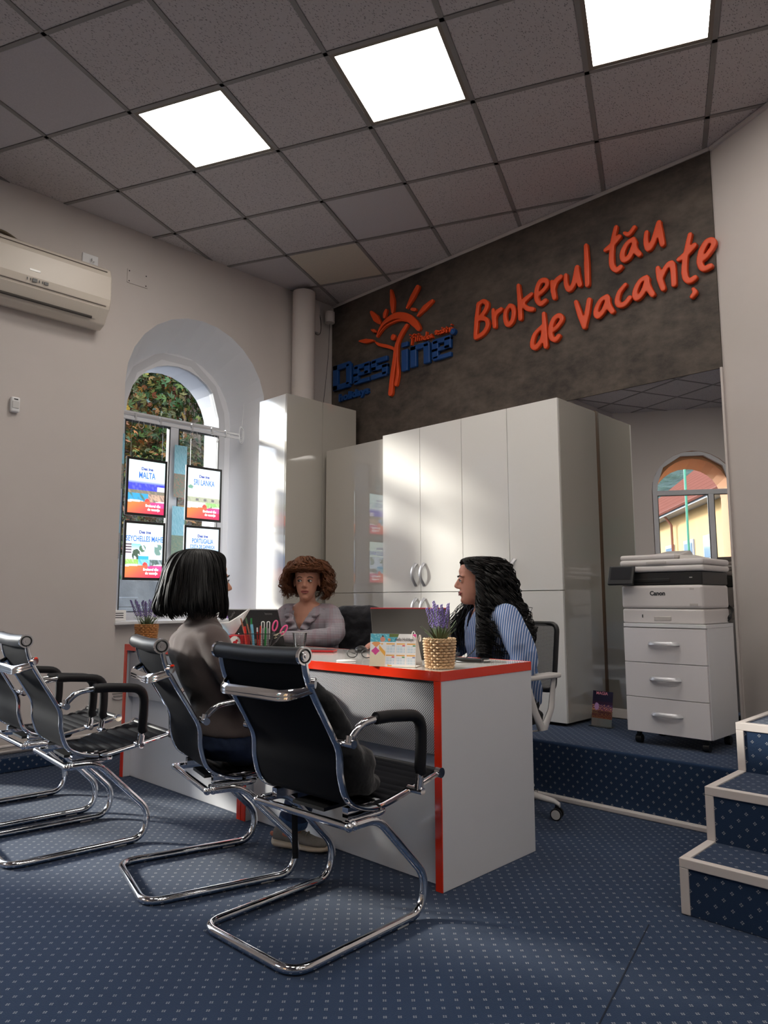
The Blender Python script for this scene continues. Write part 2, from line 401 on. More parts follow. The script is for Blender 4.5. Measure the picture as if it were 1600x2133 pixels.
# floor
mb = MB(); big = [(-0.0, -5.467), (LX, D_.y), (LX, C_.y), (3.392, 0), (0, 0)]
mb.prism(big, lambda u, v, d: (u, v, d), -0.05, 0.0); floor = struct('floor', mb, m_carpet)
mb = MB(); p0 = Vector((3.72, -1.98)); p1 = Vector((3.98, -3.05)); dd0 = (p1 - p0).normalized(); nn0 = Vector((-dd0.y, dd0.x)) * .0018
mb.prism([tuple(p0 - nn0), tuple(p1 - nn0), tuple(p1 + nn0), tuple(p0 + nn0)], lambda u, v, d: (u, v, d), .0002, .0012); mb.build('carpet_seam', mat('seam_dark', (.006, .010, .022), .95), floor)
def wall_mesh(P, U, N, length, openings, th, z1=CH + 0.12, z0=0.0):
    """openings: (uc, [(depth, halfwidth, spring, radius, sill)...])"""
    U = Vector((*U, 0)); N = Vector((*N, 0)); P = Vector((*P, 0)); K = 14
    pt = lambda u, z, d: P + U * u + N * d + Vector((0, 0, z))
    mb = MB()
    def loop(uc, hw, sp, R, sill): return [(uc - hw, sill)] + [(uc - R * math.cos(pi * k / K), sp + R * math.sin(pi * k / K)) for k in range(K + 1)] + [(uc + hw, sill)]
    for d in (0.0, th):
        cur = 0.0
        for uc, secs in openings:
            _, hw, sp, R, sill = secs[0] if d == 0 else secs[-1]
            mb.add([pt(cur, z0, d), pt(uc - hw, z0, d), pt(uc - hw, z1, d), pt(cur, z1, d)], [(0, 1, 2, 3)])
            if sill > z0: mb.add([pt(uc - hw, z0, d), pt(uc + hw, z0, d), pt(uc + hw, sill, d), pt(uc - hw, sill, d)], [(0, 1, 2, 3)])
            L = loop(uc, hw, sp, R, sill)[1:-1]
            for a, b in zip(L, L[1:]): mb.add([pt(*a, d), pt(*b, d), pt(b[0], z1, d), pt(a[0], z1, d)], [(0, 1, 2, 3)])
            cur = uc + hw
        mb.add([pt(cur, z0, d), pt(length, z0, d), pt(length, z1, d), pt(cur, z1, d)], [(0, 1, 2, 3)])
    for uc, secs in openings:
        LS = [(s[0], loop(uc, *s[1:])) for s in secs]
        for (da, la), (db, lb) in zip(LS, LS[1:]):
            n = len(la); vs = [pt(*q, da) for q in la] + [pt(*q, db) for q in lb]
            mb.add(vs, [(i, (i + 1) % n, n + (i + 1) % n, n + i) for i in range(n)], 1)
    mb.add([pt(0, z1, 0), pt(length, z1, 0), pt(length, z1, th), pt(0, z1, th)], [(0, 1, 2, 3)])
    return mb
def arch_secs(sill=0.0): return [(0, .61, 2.56, .61, sill), (.35, .505, 2.48, .505, sill), (.352, .425, 2.46, .425, sill), (.62, .425, 2.46, .425, sill)]
ADDED_DOOR = (3.72, [(0, .74, 2.05, .74, 0), (.62, .72, 2.05, .72, 0)])  # unseen opening, added and widened to throw a light patch on the carpet
mb = wall_mesh((0, 0), (0, -1), (-1, 0), 5.467, [(1.36, arch_secs()), ADDED_DOOR], .62)
wall_left = struct('wall_left', mb, [m_wall, m_reveal], fixn=False)
OP_F = [1.07, 3.3, 5.5]
U_F = (math.cos(FW), math.sin(FW)); N_F = (math.sin(FW), -math.cos(FW))
shop = (9.6, [(0, 1.75, 2.6, 1.75, 0.0)])
FL = LX / math.cos(FW)
# shop front opening right of the arches: the wall stops at 7.6 and a glazed front runs to the corner
FS = [(0, .56, 2.53, .56, 0), (.08, .56, 2.53, .56, 0), (.082, .49, 2.50, .49, 0), (.60, .47, 2.46, .47, 0)]
mb = wall_mesh((0, -5.467), U_F, N_F, 7.2, [(u, FS) for u in OP_F], .60)
def fpt(u, d, z): return Vector((0 + U_F[0] * u + N_F[0] * d, -5.467 + U_F[1] * u + N_F[1] * d, z))
def fbox(mb, u0, u1, d0, d1, z0, z1, mi=0):
    vs = [fpt(u, d, z) for z in (z0, z1) for d in (d0, d1) for u in (u0, u1)]
    return mb.add(vs, [(0, 2, 3, 1), (4, 5, 7, 6), (0, 1, 5, 4), (2, 6, 7, 3), (0, 4, 6, 2), (1, 3, 7, 5)], mi)
fbox(mb, 7.2, FL, 0, .3, 2.75, CH + .1); fbox(mb, FL - .5, FL, 0, .3, 0, 2.75)
wall_front = struct('wall_front', mb, [m_wall, mat('peach_render', rgb(206, 150, 108), .9)], fixn=False)
# back wall
mb = MB(); mb.box(-.1, 3.392, 0.0, 0.25, 0, CH + .1); wall_back = struct('wall_back', mb, m_wall)
mb = MB(); mb.box(0.0, 3.385, -0.012, 0.0, 2.33, CH - 0.012); pl = mb.build('dark_plaster_field', m_dark, wall_back, bevel=.002)
mb = MB(); d = Vector((math.cos(RW), math.sin(RW))); n = Vector((-d.y, d.x)); L = (C_ - B_).length
q = [B_, B_ + d * L, B_ + d * L + n * .25, B_ + n * .25]
mb.prism([(p.x, p.y) for p in q], lambda u, v, w: (u, v, w), 0, CH + .1); wall_right = struct('wall_right', mb, m_wall)
mb = MB(); mb.box(LX, LX + .2, D_.y - .3, C_.y + .3, 0, CH + .1); wall_side = struct('wall_side', mb, m_wall)
# thin white cove line under the ceiling on the back and right walls
mb = MB(); mb.box(0.0, 3.385, -.022, 0.0, CH - 0.022, CH + .0); o = struct('trim_1', mb, m_trim)
mb = MB(); q = [B_, B_ + d * L, B_ + d * L - n * .02, B_ - n * .02]; mb.prism([(p.x, p.y) for p in q], lambda u, v, w: (u, v, w), CH - .02, CH); struct('trim_2', mb, m_trim)
# ------------------------------------------------------------------ suspended ceiling
ceiling = empty('ceiling', (0, 0, CH), kind='structure')
TH = math.radians(-23.3); GX = Vector((math.cos(TH), math.sin(TH))); GY = Vector((-math.sin(TH), math.cos(TH))); GO = Vector((-0.0793323, 2.84884246))
def g2w(a, b): g = Vector((a * .6, b * .6)) - GO; return Vector((g.dot(GX), g.dot(GY)))
LAMPS = [(0, 0), (2, 0), (4, 0), (0, -4), (2, -4), (4, -4), (6, -4), (8, -4), (6, -8), (8, -8), (10, -8)]
plain = {(-2, -1): m_tile_plain, (-1, -1): m_tile_plain, (-2, 1): m_tile_plain, (-1, 1): m_tile, (1, 2): m_tile_plain, (0, 3): m_tile_cream, (-1, 3): m_tile_plain, (-2, 0): m_tile}
slab = MB(); slab.prism([(p.x, p.y) for p in [E_ + Vector((-.3, -.5)), D_ + Vector((.3, -.5)), Vector((LX + .3, .3)), Vector((-.3, .3))]], lambda u, v, w: (u, v, w), .09, .12)
slab.build('slab', m_black, ceiling)
W_ = 0.012; tile_std = {}
def tile_geo(poly, up, bev=0.006):
    c = sum((Vector(p) for p in poly), Vector((0, 0))) / len(poly); mb = MB(); n = len(poly)
    inn = [Vector(p) + (c - Vector(p)).normalized() * bev for p in poly]
    vs = [(p[0], p[1], up) for p in poly] + [(p.x, p.y, up - .002) for p in inn]
    mb.add(vs, [tuple(range(n, 2 * n))] + [(i, (i + 1) % n, n + (i + 1) % n, n + i) for i in range(n)] + [tuple(range(n))[::-1]]); return mb
ntile = 0
for a in range(-8, 22):
    for b in range(-20, 8):
        q = [g2w(a + i + s, b + j + t) for i, j, s, t in ((0, 0, W_ / .6, W_ / .6), (1, 0, -W_ / .6, W_ / .6), (1, 1, -W_ / .6, -W_ / .6), (0, 1, W_ / .6, -W_ / .6))]
        cp = clip(q, inset=.002)
        if len(cp) < 3: continue
        ar = abs(sum(cp[i].x * cp[(i + 1) % len(cp)].y - cp[(i + 1) % len(cp)].x * cp[i].y for i in range(len(cp)))) / 2
        if ar < 0.002: continue
        if (a, b) in LAMPS and len(cp) == 4: continue
        m = plain.get((a, b), m_tile); lift = 0.010 if (a, b) == (1, 2) else 0.006
        o = tile_geo([(p.x, p.y) for p in cp], lift).build('ceiling_tile', m, ceiling, fixn=True); ntile += 1
        ntile += 1
# T bars
def bar(p, q):
    d = (q - p).normalized(); n = Vector((-d.y, d.x)) * W_
    cp = clip([p - n, q - n, q + n, p + n], inset=.001)
    if len(cp) < 3: return
    mb = MB(); mb.prism([(v.x, v.y) for v in cp], lambda u, v, w: (u, v, w), 0.0, .012); mb.build('grid_bar', m_bar, ceiling)
for a in range(-8, 23): bar(g2w(a, -22), g2w(a, 10))
for b in range(-20, 9): bar(g2w(-10, b), g2w(24, b))
lampm = mat('lamp_diffuser', (0.9, 0.9, 0.88), 0.5, emit=((1.0, 0.94, 0.86), LAMP_STRENGTH))
m_lframe = mat('lamp_frame', rgb(120, 110, 100), 0.5)
names = {(0, 0): 'square LED ceiling panel at left, nearest the arched window', (2, 0): 'square LED ceiling panel in the middle of the three overhead',
         (4, 0): 'square LED ceiling panel at right, cut off by the top edge'}
gang = TH
for a, b in LAMPS:
    c = g2w(a + .5, b + .5)
    if len(clip([g2w(a, b), g2w(a + 1, b), g2w(a + 1, b + 1), g2w(a, b + 1)])) != 4: continue
    lab = names.get((a, b), 'square LED ceiling panel lit in the ceiling behind the camera')
    e = empty('ceiling_lamp', (c.x, c.y, CH + .004), -gang * -1 if False else -TH * -1, lab, 'ceiling lamp', 'square lit panels in the suspended ceiling')
    e.rotation_euler = (0, 0, -TH)
    mb = MB(); mb.box(-.266, .266, -.266, .266, .001, .004); mb.build('diffuser', lampm, e)
    mb = MB()
    for x0, x1, y0, y1 in ((-.288, .288, -.288, -.266), (-.288, .288, .266, .288), (-.288, -.266, -.266, .266), (.266, .288, -.266, .266)): mb.box(x0, x1, y0, y1, -.001, .006)
    mb.build('lamp_frame', m_lframe, e)
# ------------------------------------------------------------------ windows
m_wframe = mat('window_frame', rgb(206, 206, 210), 0.4)
def window(name, P, U, N, uc, d0, sill=.86, transom=2.41, sc=1.0, up=0.0, mu=0.0, th=.62):
    U = Vector((*U, 0)); N = Vector((*N, 0)); P = Vector((*P, 0)); f = lambda u, z, d: P + U * (uc + u) + N * d + Vector((0, 0, z))
    w = empty(name, f(0, 0, d0), 0, kind='structure'); base = f(0, 0, d0)
    g = lambda u, z, d: f(u, z, d0 + d) - base
    O = [(-.47, sill), (-.47, 2.45), (-.458, 2.583), (-.37, 2.795), (-.157, 2.965), (.157, 2.965), (.37, 2.795), (.458, 2.583), (.47, 2.45), (.47, sill)]
    I = []
    for (x, z) in O:
        sx = (abs(x) - .055) / max(abs(x), .01); I.append((x * max(sx, .62), z - .055 if z > 2.4 else (z + .055 if z < 1 else z)))
    I[4] = (-.13, 2.91); I[5] = (.13, 2.91); I[3] = (-.335, 2.755); I[6] = (.335, 2.755)
    O = [(x * sc, z + (up if z > 1 else 0)) for x, z in O]; I = [(x * sc, z + (up if z > 1 else 0)) for x, z in I]
    mb = MB(); n = len(O); vs = [g(x, z, d) for d in (0, .06) for x, z in O] + [g(x, z, d) for d in (0, .06) for x, z in I]
    fs = []
    for i in range(n):
        j = (i + 1) % n
        fs += [(i, j, 2 * n + j, 2 * n + i), (n + i, 3 * n + i, 3 * n + j, n + j), (i, n + i, n + j, j), (2 * n + i, 2 * n + j, 3 * n + j, 3 * n + i)]
    mb.add(vs, fs); mb.build('window_frame', m_wframe, w)
    def bx(mb, u0, u1, z0, z1, a, b):
        vs = [g(u, z, d) for z in (z0, z1) for d in (a, b) for u in (u0, u1)]
        mb.add(vs, [(0, 2, 3, 1), (4, 5, 7, 6), (0, 1, 5, 4), (2, 6, 7, 3), (0, 4, 6, 2), (1, 3, 7, 5)])
    mb = MB(); bx(mb, -.42 * sc, .42 * sc, transom - .035, transom + .035, -.004, .06); mb.build('transom', m_wframe, w, bevel=.003)
    mb = MB(); bx(mb, mu - .035, mu + .035, sill + .05, transom - .035, -.006, .06); mb.build('mullion', m_wframe, w, bevel=.003)
    for s in (-1, 1):
        mb = MB(); a, b = sorted((mu + s * .038, s * .414 * sc)); z0, z1 = sill + .056, transom - .037; t = .007
        for q in ((a, a + t, z0, z1), (b - t, b, z0, z1), (a, b, z0, z0 + t), (a, b, z1 - t, z1)): bx(mb, *q, -.002, .03)
        mb.build('gasket', m_gasket, w)
        mb = MB(); bx(mb, a + .005, b - .005, z0 + .005, z1 - .005, .024, .028); mb.build('pane', m_glass, w)
    mb = MB(); vs = [g(x, z, d) for d in (.024, .028) for x, z in [(-.415 * sc, transom + .03)] + I[1:-1] + [(.415 * sc, transom + .03)]]; k = len(vs) // 2
    mb.add(vs, [tuple(range(k)), tuple(range(2 * k - 1, k - 1, -1))] + [(i, k + i, k + (i + 1) % k, (i + 1) % k) for i in range(k)]); mb.build('pane', m_glass, w)
    mb = MB(); vs = []; bx(mb, -.58 if d0 > .1 else -.55, .58 if d0 > .1 else .55, 0, sill - .022, (.06 if d0 > .1 else .005) - d0, th - d0); mb.build('parapet', m_wall, w)
    mb = MB(); bx(mb, -.60 if d0 > .1 else -.55, .60 if d0 > .1 else .55, sill - .022, sill, -d0 - .012, .0); mb.build('window_sill', m_pvc, w, bevel=.004)
    return w
window('window_1', (0, 0), (0, -1), (-1, 0), 1.375, .35)
dg = empty('added_door_1', (-.40, -3.72, 0), 0, kind='structure')  # unseen glazed door, added to let sun and sky onto the floor
for q in ((-.72, -.66, 0, 2.1), (.66, .72, 0, 2.1), (-.72, .72, 0, .08), (-.72, .72, 2.03, 2.10), (-.03, .03, 0.08, 2.03)):
    mb = MB(); mb.box(-.05, 0, q[0], q[1], q[2] + .001, q[3]); mb.build('added_door_frame', m_wframe, dg, bevel=.003)
mb = MB(); mb.box(-.03, -.024, -.66, .66, .08, 2.03); mb.build('pane', m_glass, dg)
mb = MB(); mb.box(-.03, -.024, -.60, .60, 2.10, 2.45); mb.build('pane', m_glass, dg)
for i, u in enumerate(OP_F): window('window_%d' % (2 + i), (0, -5.467), U_F, N_F, u, .015, transom=2.50, sc=1.17, up=.115, mu=.22, th=.60)
# shop front
sf = empty('window_5', fpt(9.2, .1, 0), 0, kind='structure'); sfb = sf.location.copy()
def fb2(name, u0, u1, d0, d1, z0, z1, m):
    mb = MB(); fbox(mb, u0, u1, d0, d1, z0, z1); mb.v = [tuple(Vector(v) - sfb) for v in mb.v]; return mb.build(name, m, sf)
for u in (7.2, 8.3, 9.4, 10.5, 11.6): fb2('shopfront_post', u, u + .07, .08, .15, 0, 2.75, m_wframe)
for z in (0.0, .55, 2.2, 2.68): fb2('shopfront_rail', 7.2, FL - .5, .09, .14, z, z + .07, m_wframe)
for i in range(4): fb2('pane', 7.27 + 1.1 * i, 8.3 + 1.1 * i, .11, .115, .07, 2.68, m_glass)
# ------------------------------------------------------------------ platform, its riser trim and the steps
plat = [(0.42, -.92), (3.80, -.92), (3.80, -.23), (3.392, -.03), (3.392, -.005), (0.42, -.005)]
mb = MB(); mb.prism(plat, lambda u, v, w: (u, v, w), 0.001, PLAT)
platform = struct('floor', mb, m_carpet, bevel=.02, seg=3)
mb = MB(); mb.box(.42, 3.766, -.956, -.92, .001, .022); struct('trim_3', mb, m_trim, bevel=.004)
stairs = empty('staircase', (3.767, -1.83, 0), 0, 'blue carpeted steps with pale metal edge strips rising at the right', 'stairs')
SY = [-1.83, -1.586, -1.243]; SZ = [.171, .350, .528]; T_ = .026
rwy = lambda x: math.tan(RW) * (x - 3.392)
for i in range(3):
    x0 = 3.767; x1 = 5.6 if i < 2 else 5.2; y0 = SY[i]; y1 = SY[i + 1] + .0 if i < 2 else None
    mb = MB()
    if i < 2: poly = [(x0, y0), (x1, y0), (x1, y1), (x0, y1)]
    else: poly = [(x0, y0), (x1, y0), (x1, rwy(x1) - .01 if rwy(x1) - .01 > y0 else y0 + .01), (x0, rwy(x0) - .01)]
    if i < 2 and False: pass
    mb.prism([(p[0] - 3.767, p[1] + 1.83) for p in poly], lambda u, v, w: (u, v, w), 0.002, SZ[i] - .002); mb.build('step', m_carpet, stairs)
    y1 = SY[i + 1] if i < 2 else rwy(x0) - .02
    def tb(x0_, x1_, ya, yb, za, zb):
        m_ = MB(); m_.box(x0_ - 3.767, x1_ - 3.767, ya + 1.83, yb + 1.83, za, zb); m_.build('edge_trim', m_trim, stairs, bevel=.002)
    xe = x1 if i < 2 else 5.0
    tb(x0 - .004, xe, y0 - .006, y0 + .022, SZ[i] - T_, SZ[i] + .003)           # nosing
    tb(x0 - .004, x0 + .024, y0 + .022, y1, SZ[i] - T_, SZ[i] + .003)           # side edge of the tread
    tb(x0 - .004, x0 + .024, y0 - .006, y0 + .004, (SZ[i - 1] if i else 0) + .003, SZ[i] - T_)   # upright
# carpet covered ledge and heating pipes along the left wall
mb = MB(); mb.box(0.0, .15, -5.4, -1.97, .001, .085); struct('baseboard_left', mb, m_carpet, bevel=.008)
hp = empty('heating_pipe', (.05, -3.5, .1), 0, 'pair of white heating pipes running low along the left wall', 'pipe')
for z in (.005, .035):
    mb = MB(); mb.tube([(-.012 + z * .3, -1.9, z), (-.012 + z * .3, 1.55, z)], .011, 8); mb.build('pipe_run', m_trim, hp)
for y in (-.5, 1.1):
    mb = MB(); mb.tube([(-.05, y, .02), (.012, y, .02)], .014, 8); mb.build('clip', m_trim, hp)
# ================================================================== CABINETS
def handle_v(parent, x, y, z0, z1, s):
    """arched satin handle with a vertical run; bows out from the door"""
    mb = MB(); L = z1 - z0
    pts = [(x, y - .002, z0), (x + s * .010, y - .024, z0 + L * .3), (x + s * .013, y - .030, z0 + L * .55), (x + s * .008, y - .022, z0 + L * .8), (x - s * .004, y - .002, z1)]
    mb.tube(catmull(pts, 4), .013, 8, flat=.36, up=(0, -1, 0)); return mb.build('handle', m_satin, parent)
m_satin = mat('satin_metal', rgb(186, 186, 190), 0.38, 0.55)
wx = [1.123, 1.489, 1.859, 2.226, 2.592]; YF = -.50; CT = 2.214; CM = 1.057; CB = .30
wc = empty('wardrobe_cabinet', (1.85, -.25, PLAT), 0, 'wide glossy white cabinet with four tall doors against the dark wall', 'cabinet', None); o0 = Vector(wc.location)
def sub(mb, o): mb.v = [tuple(Vector(v) - o) for v in mb.v]; return mb
mb = MB(); mb.box(1.130, 2.56, -.460, -.014, CB + .004, CT - .006); sub(mb, o0).build('body', m_edge, wc, bevel=.001)
mb = MB(); mb.box(1.13, 2.55, -.45, -.03, PLAT, CB); sub(mb, o0).build('plinth', m_black, wc)
mb = MB(); mb.box(2.560, 2.592, -.480, -.03, CB, CT); sub(mb, o0).build('side_panel', m_gloss2, wc, bevel=.001)
for i in range(4):
    for lo, hi in ((CM + .002, CT), (CB, CM - .002)):
        mb = MB(); x0, x1 = wx[i] + .002, wx[i + 1] - .002
        mb.box(x0, x1, YF, YF + .018, lo, hi); dr = sub(mb, o0).build('door', m_gloss, wc, bevel=.0012)
        hx = (x1 - .042) if i % 2 == 0 else (x0 + .030)
        s = 1 if i % 2 == 0 else 1
        h = handle_v(dr, hx - o0.x, YF - o0.y, (1.10 if lo > 1 else .865) - o0.z, (1.255 if lo > 1 else 1.015) - o0.z, -1)
# recessed corner cabinet between tall and wide ones
rc = empty('corner_cabinet', (.75, -.25, PLAT), 0, 'recessed narrow glossy cabinet panel between the tall and the wide cabinet', 'cabinet'); o0 = Vector(rc.location)
mb = MB(); mb.box(.47, 1.115, -.448, -.012, PLAT, 2.198); sub(mb, o0).build('body', m_edge, rc)
for lo, hi in ((CM + .002, 2.2), (PLAT + .02, CM - .002)):
    mb = MB(); mb.box(.455, 1.118, -.468, -.450, lo, hi); sub(mb, o0).build('door', m_gloss2, rc, bevel=.001)
# tall cabinet by the window, doors facing +x
tcab = empty('tall_cabinet', (.22, -.46, 0), 0, 'tallest glossy white two-door cabinet standing beside the arched window', 'cabinet'); o0 = Vector(tcab.location)
TX = .40; TZ = 2.62; ty = [-.834, -.462, -.083]
mb = MB(); mb.box(.04, TX - .02, -.833, -.085, .002, TZ - .001); sub(mb, o0).build('body', m_gloss, tcab, bevel=.001)
for i in range(2):
    for lo, hi in ((.964, TZ), (.05, .960)):
        mb = MB(); mb.box(TX - .018, TX, ty[i] + .0015, ty[i + 1] - .0015, lo, hi); dr = sub(mb, o0).build('door', m_gloss2 if lo > .5 else m_gloss2, tcab, bevel=.001)
        if lo > .5:
            mb = MB(); yy = ty[1] + (-.04 if i == 0 else .04) - o0.y; z0 = 1.0 - o0.z
            mb.tube(catmull([(TX - o0.x, yy, z0), (TX - o0.x + .026, yy, z0 + .05), (TX - o0.x + .028, yy, z0 + .09), (TX - o0.x, yy, z0 + .15)], 4), .009, 8, flat=.4, up=(1, 0, 0)); mb.build('handle', m_satin, dr)
# mirror on the back wall, right part, and behind the drawers
m_mirror = mat('mirror_glass', (0.86, 0.87, 0.86), 0.0, 1.0)
mb = MB(); mb.box(2.28, 3.372, -.010, -.002, PLAT + .06, 2.328); mir = mb.build('mirror', m_mirror); tag(mir, 'tall frameless wall mirror behind the printer reflecting an arched window', 'mirror')
mb = MB(); mb.box(2.594, 3.374, -.014, -.001, PLAT + .005, PLAT + .06); mb.build('mirror_rail', m_trim, None).parent = mir
mb = MB(); mb.box(3.374, 3.386, -.02, -.001, PLAT + .005, 2.333); mb.build('edge_strip', m_trim, None).parent = mir
mb = MB(); mb.box(2.575, 2.593, -.030, -.001, PLAT + .005, 2.22); mb.build('edge_strip', mat('brown_edge', rgb(88, 62, 36), .4), None).parent = mir
# ================================================================== DRAWER UNIT + PRINTER
du = empty('drawer_unit', (3.256, -.496, PLAT), math.radians(-1.5), 'white three-drawer pedestal on black castors under the printer', 'drawer unit')
# local: x width -.21...21, y front -.185
hw, yf, yb, zt, zb_ = .2105, -.185, .16, .603, .062
mb = MB(); mb.box(-hw, hw, yf + .018, yb, zb_, zt - .018); mb.build('body', m_deskg, du, bevel=.001)
mb = MB(); mb.box(-hw - .001, hw + .001, yf + .002, yb, zt - .018, zt); mb.build('top_panel', m_deskg, du, bevel=.0015)
dz = (zt - .022 - zb_) / 3
for k in range(3):
    z0 = zb_ + dz * k + .0015; z1 = zb_ + dz * (k + 1) - .0015
    mb = MB(); mb.box(-hw, hw - .003, yf, yf + .017, z0, z1); dr = mb.build('drawer', mat('drawer_front', rgb(222, 218, 220), .4), du, bevel=.001)
    zc = z0 + (z1 - z0) * .57; mb = MB(); mb.tube(catmull([(-.075, yf + .002, zc), (-.05, yf - .022, zc), (0, yf - .028, zc), (.05, yf - .022, zc), (.075, yf + .002, zc)], 4), .0115, 8, flat=.4, up=(0, -1, .5)); mb.build('handle', m_satin, dr)
for sx, sy in ((-1, -1), (1, -1), (-1, 1), (1, 1)):
    x = sx * .17; y = -.01 + sy * .13; mb = MB()
    mb.tube([(x - .014, y, .022), (x + .014, y, .022)], .0215, 14); mb.box(x - .008, x + .008, y - .012, y + .012, .03, .061); mb.build('castor', m_black, du)
m_prw = mat('printer_white', rgb(214, 208, 206), .45); m_prd = mat('printer_grey', rgb(186, 180, 176), .45); m_scr = mat('dark_screen', (.01, .011, .012), .12, coat=.6)
pz = PLAT + .604
pr = empty('laser_printer', (3.262, -.488, pz), math.radians(-1.0), 'white and black multifunction laser printer standing on the drawer unit', 'printer')
def rbox(name, x0, x1, y0, y1, z0, z1, m, p, r=.012, **k):
    mb = MB(); mb.box(x0, x1, y0, y1, z0, z1); return mb.build(name, m, p, bevel=r, seg=3, **k)
X0, X1, Y0, Y1 = -.232, .192, -.175, .155
rbox('paper_tray', X0 + .004, X1 - .002, Y0, Y1, .0, .073, m_prw, pr, .010)
tr = rbox('front_cover', X0 + .002, X1, Y0 - .002, Y1, .0745, .192, m_prw, pr, .014)
rbox('tray_grip', -.06, .03, Y0 - .003, Y0 + .01, .013, .036, m_prd, pr, .004)
rbox('output_bay', X0 + .002, X1 - .002, Y0 + .004, Y1, .193, .258, m_black, pr, .006)
rbox('bay_recess', -.16, .03, Y0 - .001, Y0 + .02, .205, .225, mat('bay_dark', (.004, .004, .004), .5), pr, .004)
rbox('scanner_base', X0, X1 + .012, Y0 - .008, Y1, .259, .290, m_prw, pr, .012)
rbox('scanner_lid', X0, X1 + .012, Y0 - .008, Y1, .2915, .322, m_prw, pr, .012)
rbox('lid_grip', -.085, .02, Y0 - .0105, Y0, .298, .312, m_prd, pr, .003)
rbox('feeder', X0, .06, Y0 + .0, Y1 - .04, .323, .348, m_prw, pr, .010)
mb = MB(); mb.add([(-.12, -.06, .349), (.05, -.06, .349), (.05, .09, .351), (-.12, .09, .351), (-.10, -.05, .356), (.03, -.05, .356), (.03, .10, .378), (-.10, .10, .378)], [(0, 1, 2, 3), (4, 5, 6, 7), (0, 1, 5, 4), (1, 2, 6, 5), (2, 3, 7, 6), (3, 0, 4, 7)]); mb.build('feeder_tray', m_prd, pr, bevel=.002)
mb = MB(); mb.add([(.065, -.13, .324), (.16, -.13, .324), (.16, .08, .324), (.065, .08, .324), (.065, -.12, .344), (.13, -.12, .334), (.13, .07, .334), (.065, .07, .352)], [(0, 1, 2, 3), (4, 5, 6, 7), (0, 1, 5, 4), (1, 2, 6, 5), (2, 3, 7, 6), (3, 0, 4, 7)]); mb.build('feeder_ramp', m_prd, pr, bevel=.002)
rbox('usb_port', .128, .142, Y0 + .001, Y0 + .006, .225, .231, m_prd, pr, .001)
M_ = Matrix.Translation((-.205, Y0 - .045, .238)) @ Matrix.Rotation(math.radians(-18), 4, 'X')
mb = MB(); mb.box(-.070, .070, -.009, .009, -.046, .056, M=M_); pn = mb.build('control_panel', m_black, pr, bevel=.006, seg=3)
mb = MB(); mb.box(-.055, .057, -.0105, -.0088, -.020, .047, M=M_); mb.build('touch_screen', mat('grey_screen', (.02, .021, .024), .2, coat=.4), pn)
mb = MB(); mb.box(-.20, -.16, Y0 - .03, Y0 + .02, .195, .215); mb.build('panel_arm', m_black, pr, bevel=.004)
ink = mat('dark_ink', (.03, .03, .035), .5)
t = text('brand_lettering', 'Canon', .030, frame((-.035, Y0 - .0025, .150), (1, 0, 0), (0, 0, 1)), ink, pr, .0005, .0012)
rbox('badge', .125, .165, Y0 - .003, Y0, .088, .100, m_prd, pr, .001)
rbox('label_frame', .128, .150, Y0 - .003, Y0, .168, .176, m_prd, pr, .001)
rbox('size_mark', -.122, -.117, Y0 - .0015, Y0 + .003, .028, .044, m_black, pr, .0005)
# cables behind it
mb = MB()
for k in range(4):
    mb.tube(catmull([(3.44, -.31, pz + .075 + .006 * k), (3.462 + .003 * k, -.33, pz + .065), (3.472 - .004 * k, -.37, pz + .03), (3.452, -.36 + .01 * k, pz + .008)], 5), .0035, 6)
tag(mb.build('power_cable', m_black), 'loops of black cable behind the printer by the wall', 'cable')
# books seen left of the printer and the leaflet holder on the platform
mb = MB(); mb.box(3.03, 3.05, -.40, -.22, pz + .002, pz + .10); tag(mb.build('folder', mat('teal_card', rgb(20, 70, 78), .5), bevel=.001), 'dark teal folder standing left of the printer', 'folder')
def magia(x, y):
    if y < .22: return (.95 - .1 * x, .86, .84)
    h = math.sin(x * 61 + 9 * math.sin(y * 23)) * math.sin(y * 83 + 7 * math.sin(x * 31))
    base = (.10 + .1 * (y < .7), .09, .20)
    if y < .62:
        g = (0.62 - y) / .4; base = (.25 + .65 * g, .16 + .28 * g, .38 - .05 * g)
        if h > .5: base = (1, .75, .45)
    if (x - .22) ** 2 + (y - .55) ** 2 < .012: base = (.72, .55, .75)
    return base
sc_ = 1
lh = empty('leaflet_holder', (2.725, -.36, PLAT + .001), math.radians(-4), 'clear holder with a dark purple MAGIA leaflet, standing on the carpeted platform', 'leaflet')
M_ = frame((0, .02, .100), (1, 0, 0), (0, .17, 1))
picture('leaflet', M_, .13, .195, 40, 60, magia, colmat('print_matte', .35), lh)
text('leaflet_title', 'MAGIA', .024, frame((-.005, .032, .184), (1, 0, 0), (0, .17, 1)), mat('pink_ink', rgb(235, 150, 170), .5), lh, .0003, .0002)
mb = MB(); mb.box(-.068, .068, -.022, .03, 0, .003); mb.add([(-.068, .002, 0), (.068, .002, 0), (.068, .018, .09), (-.068, .018, .09), (-.068, -.001, 0), (.068, -.001, 0), (.068, .015, .09), (-.068, .015, .09)], [(0, 1, 2, 3), (4, 5, 6, 7), (0, 1, 5, 4), (2, 3, 7, 6), (0, 3, 7, 4), (1, 2, 6, 5)]); mb.build('holder', m_glass, lh)
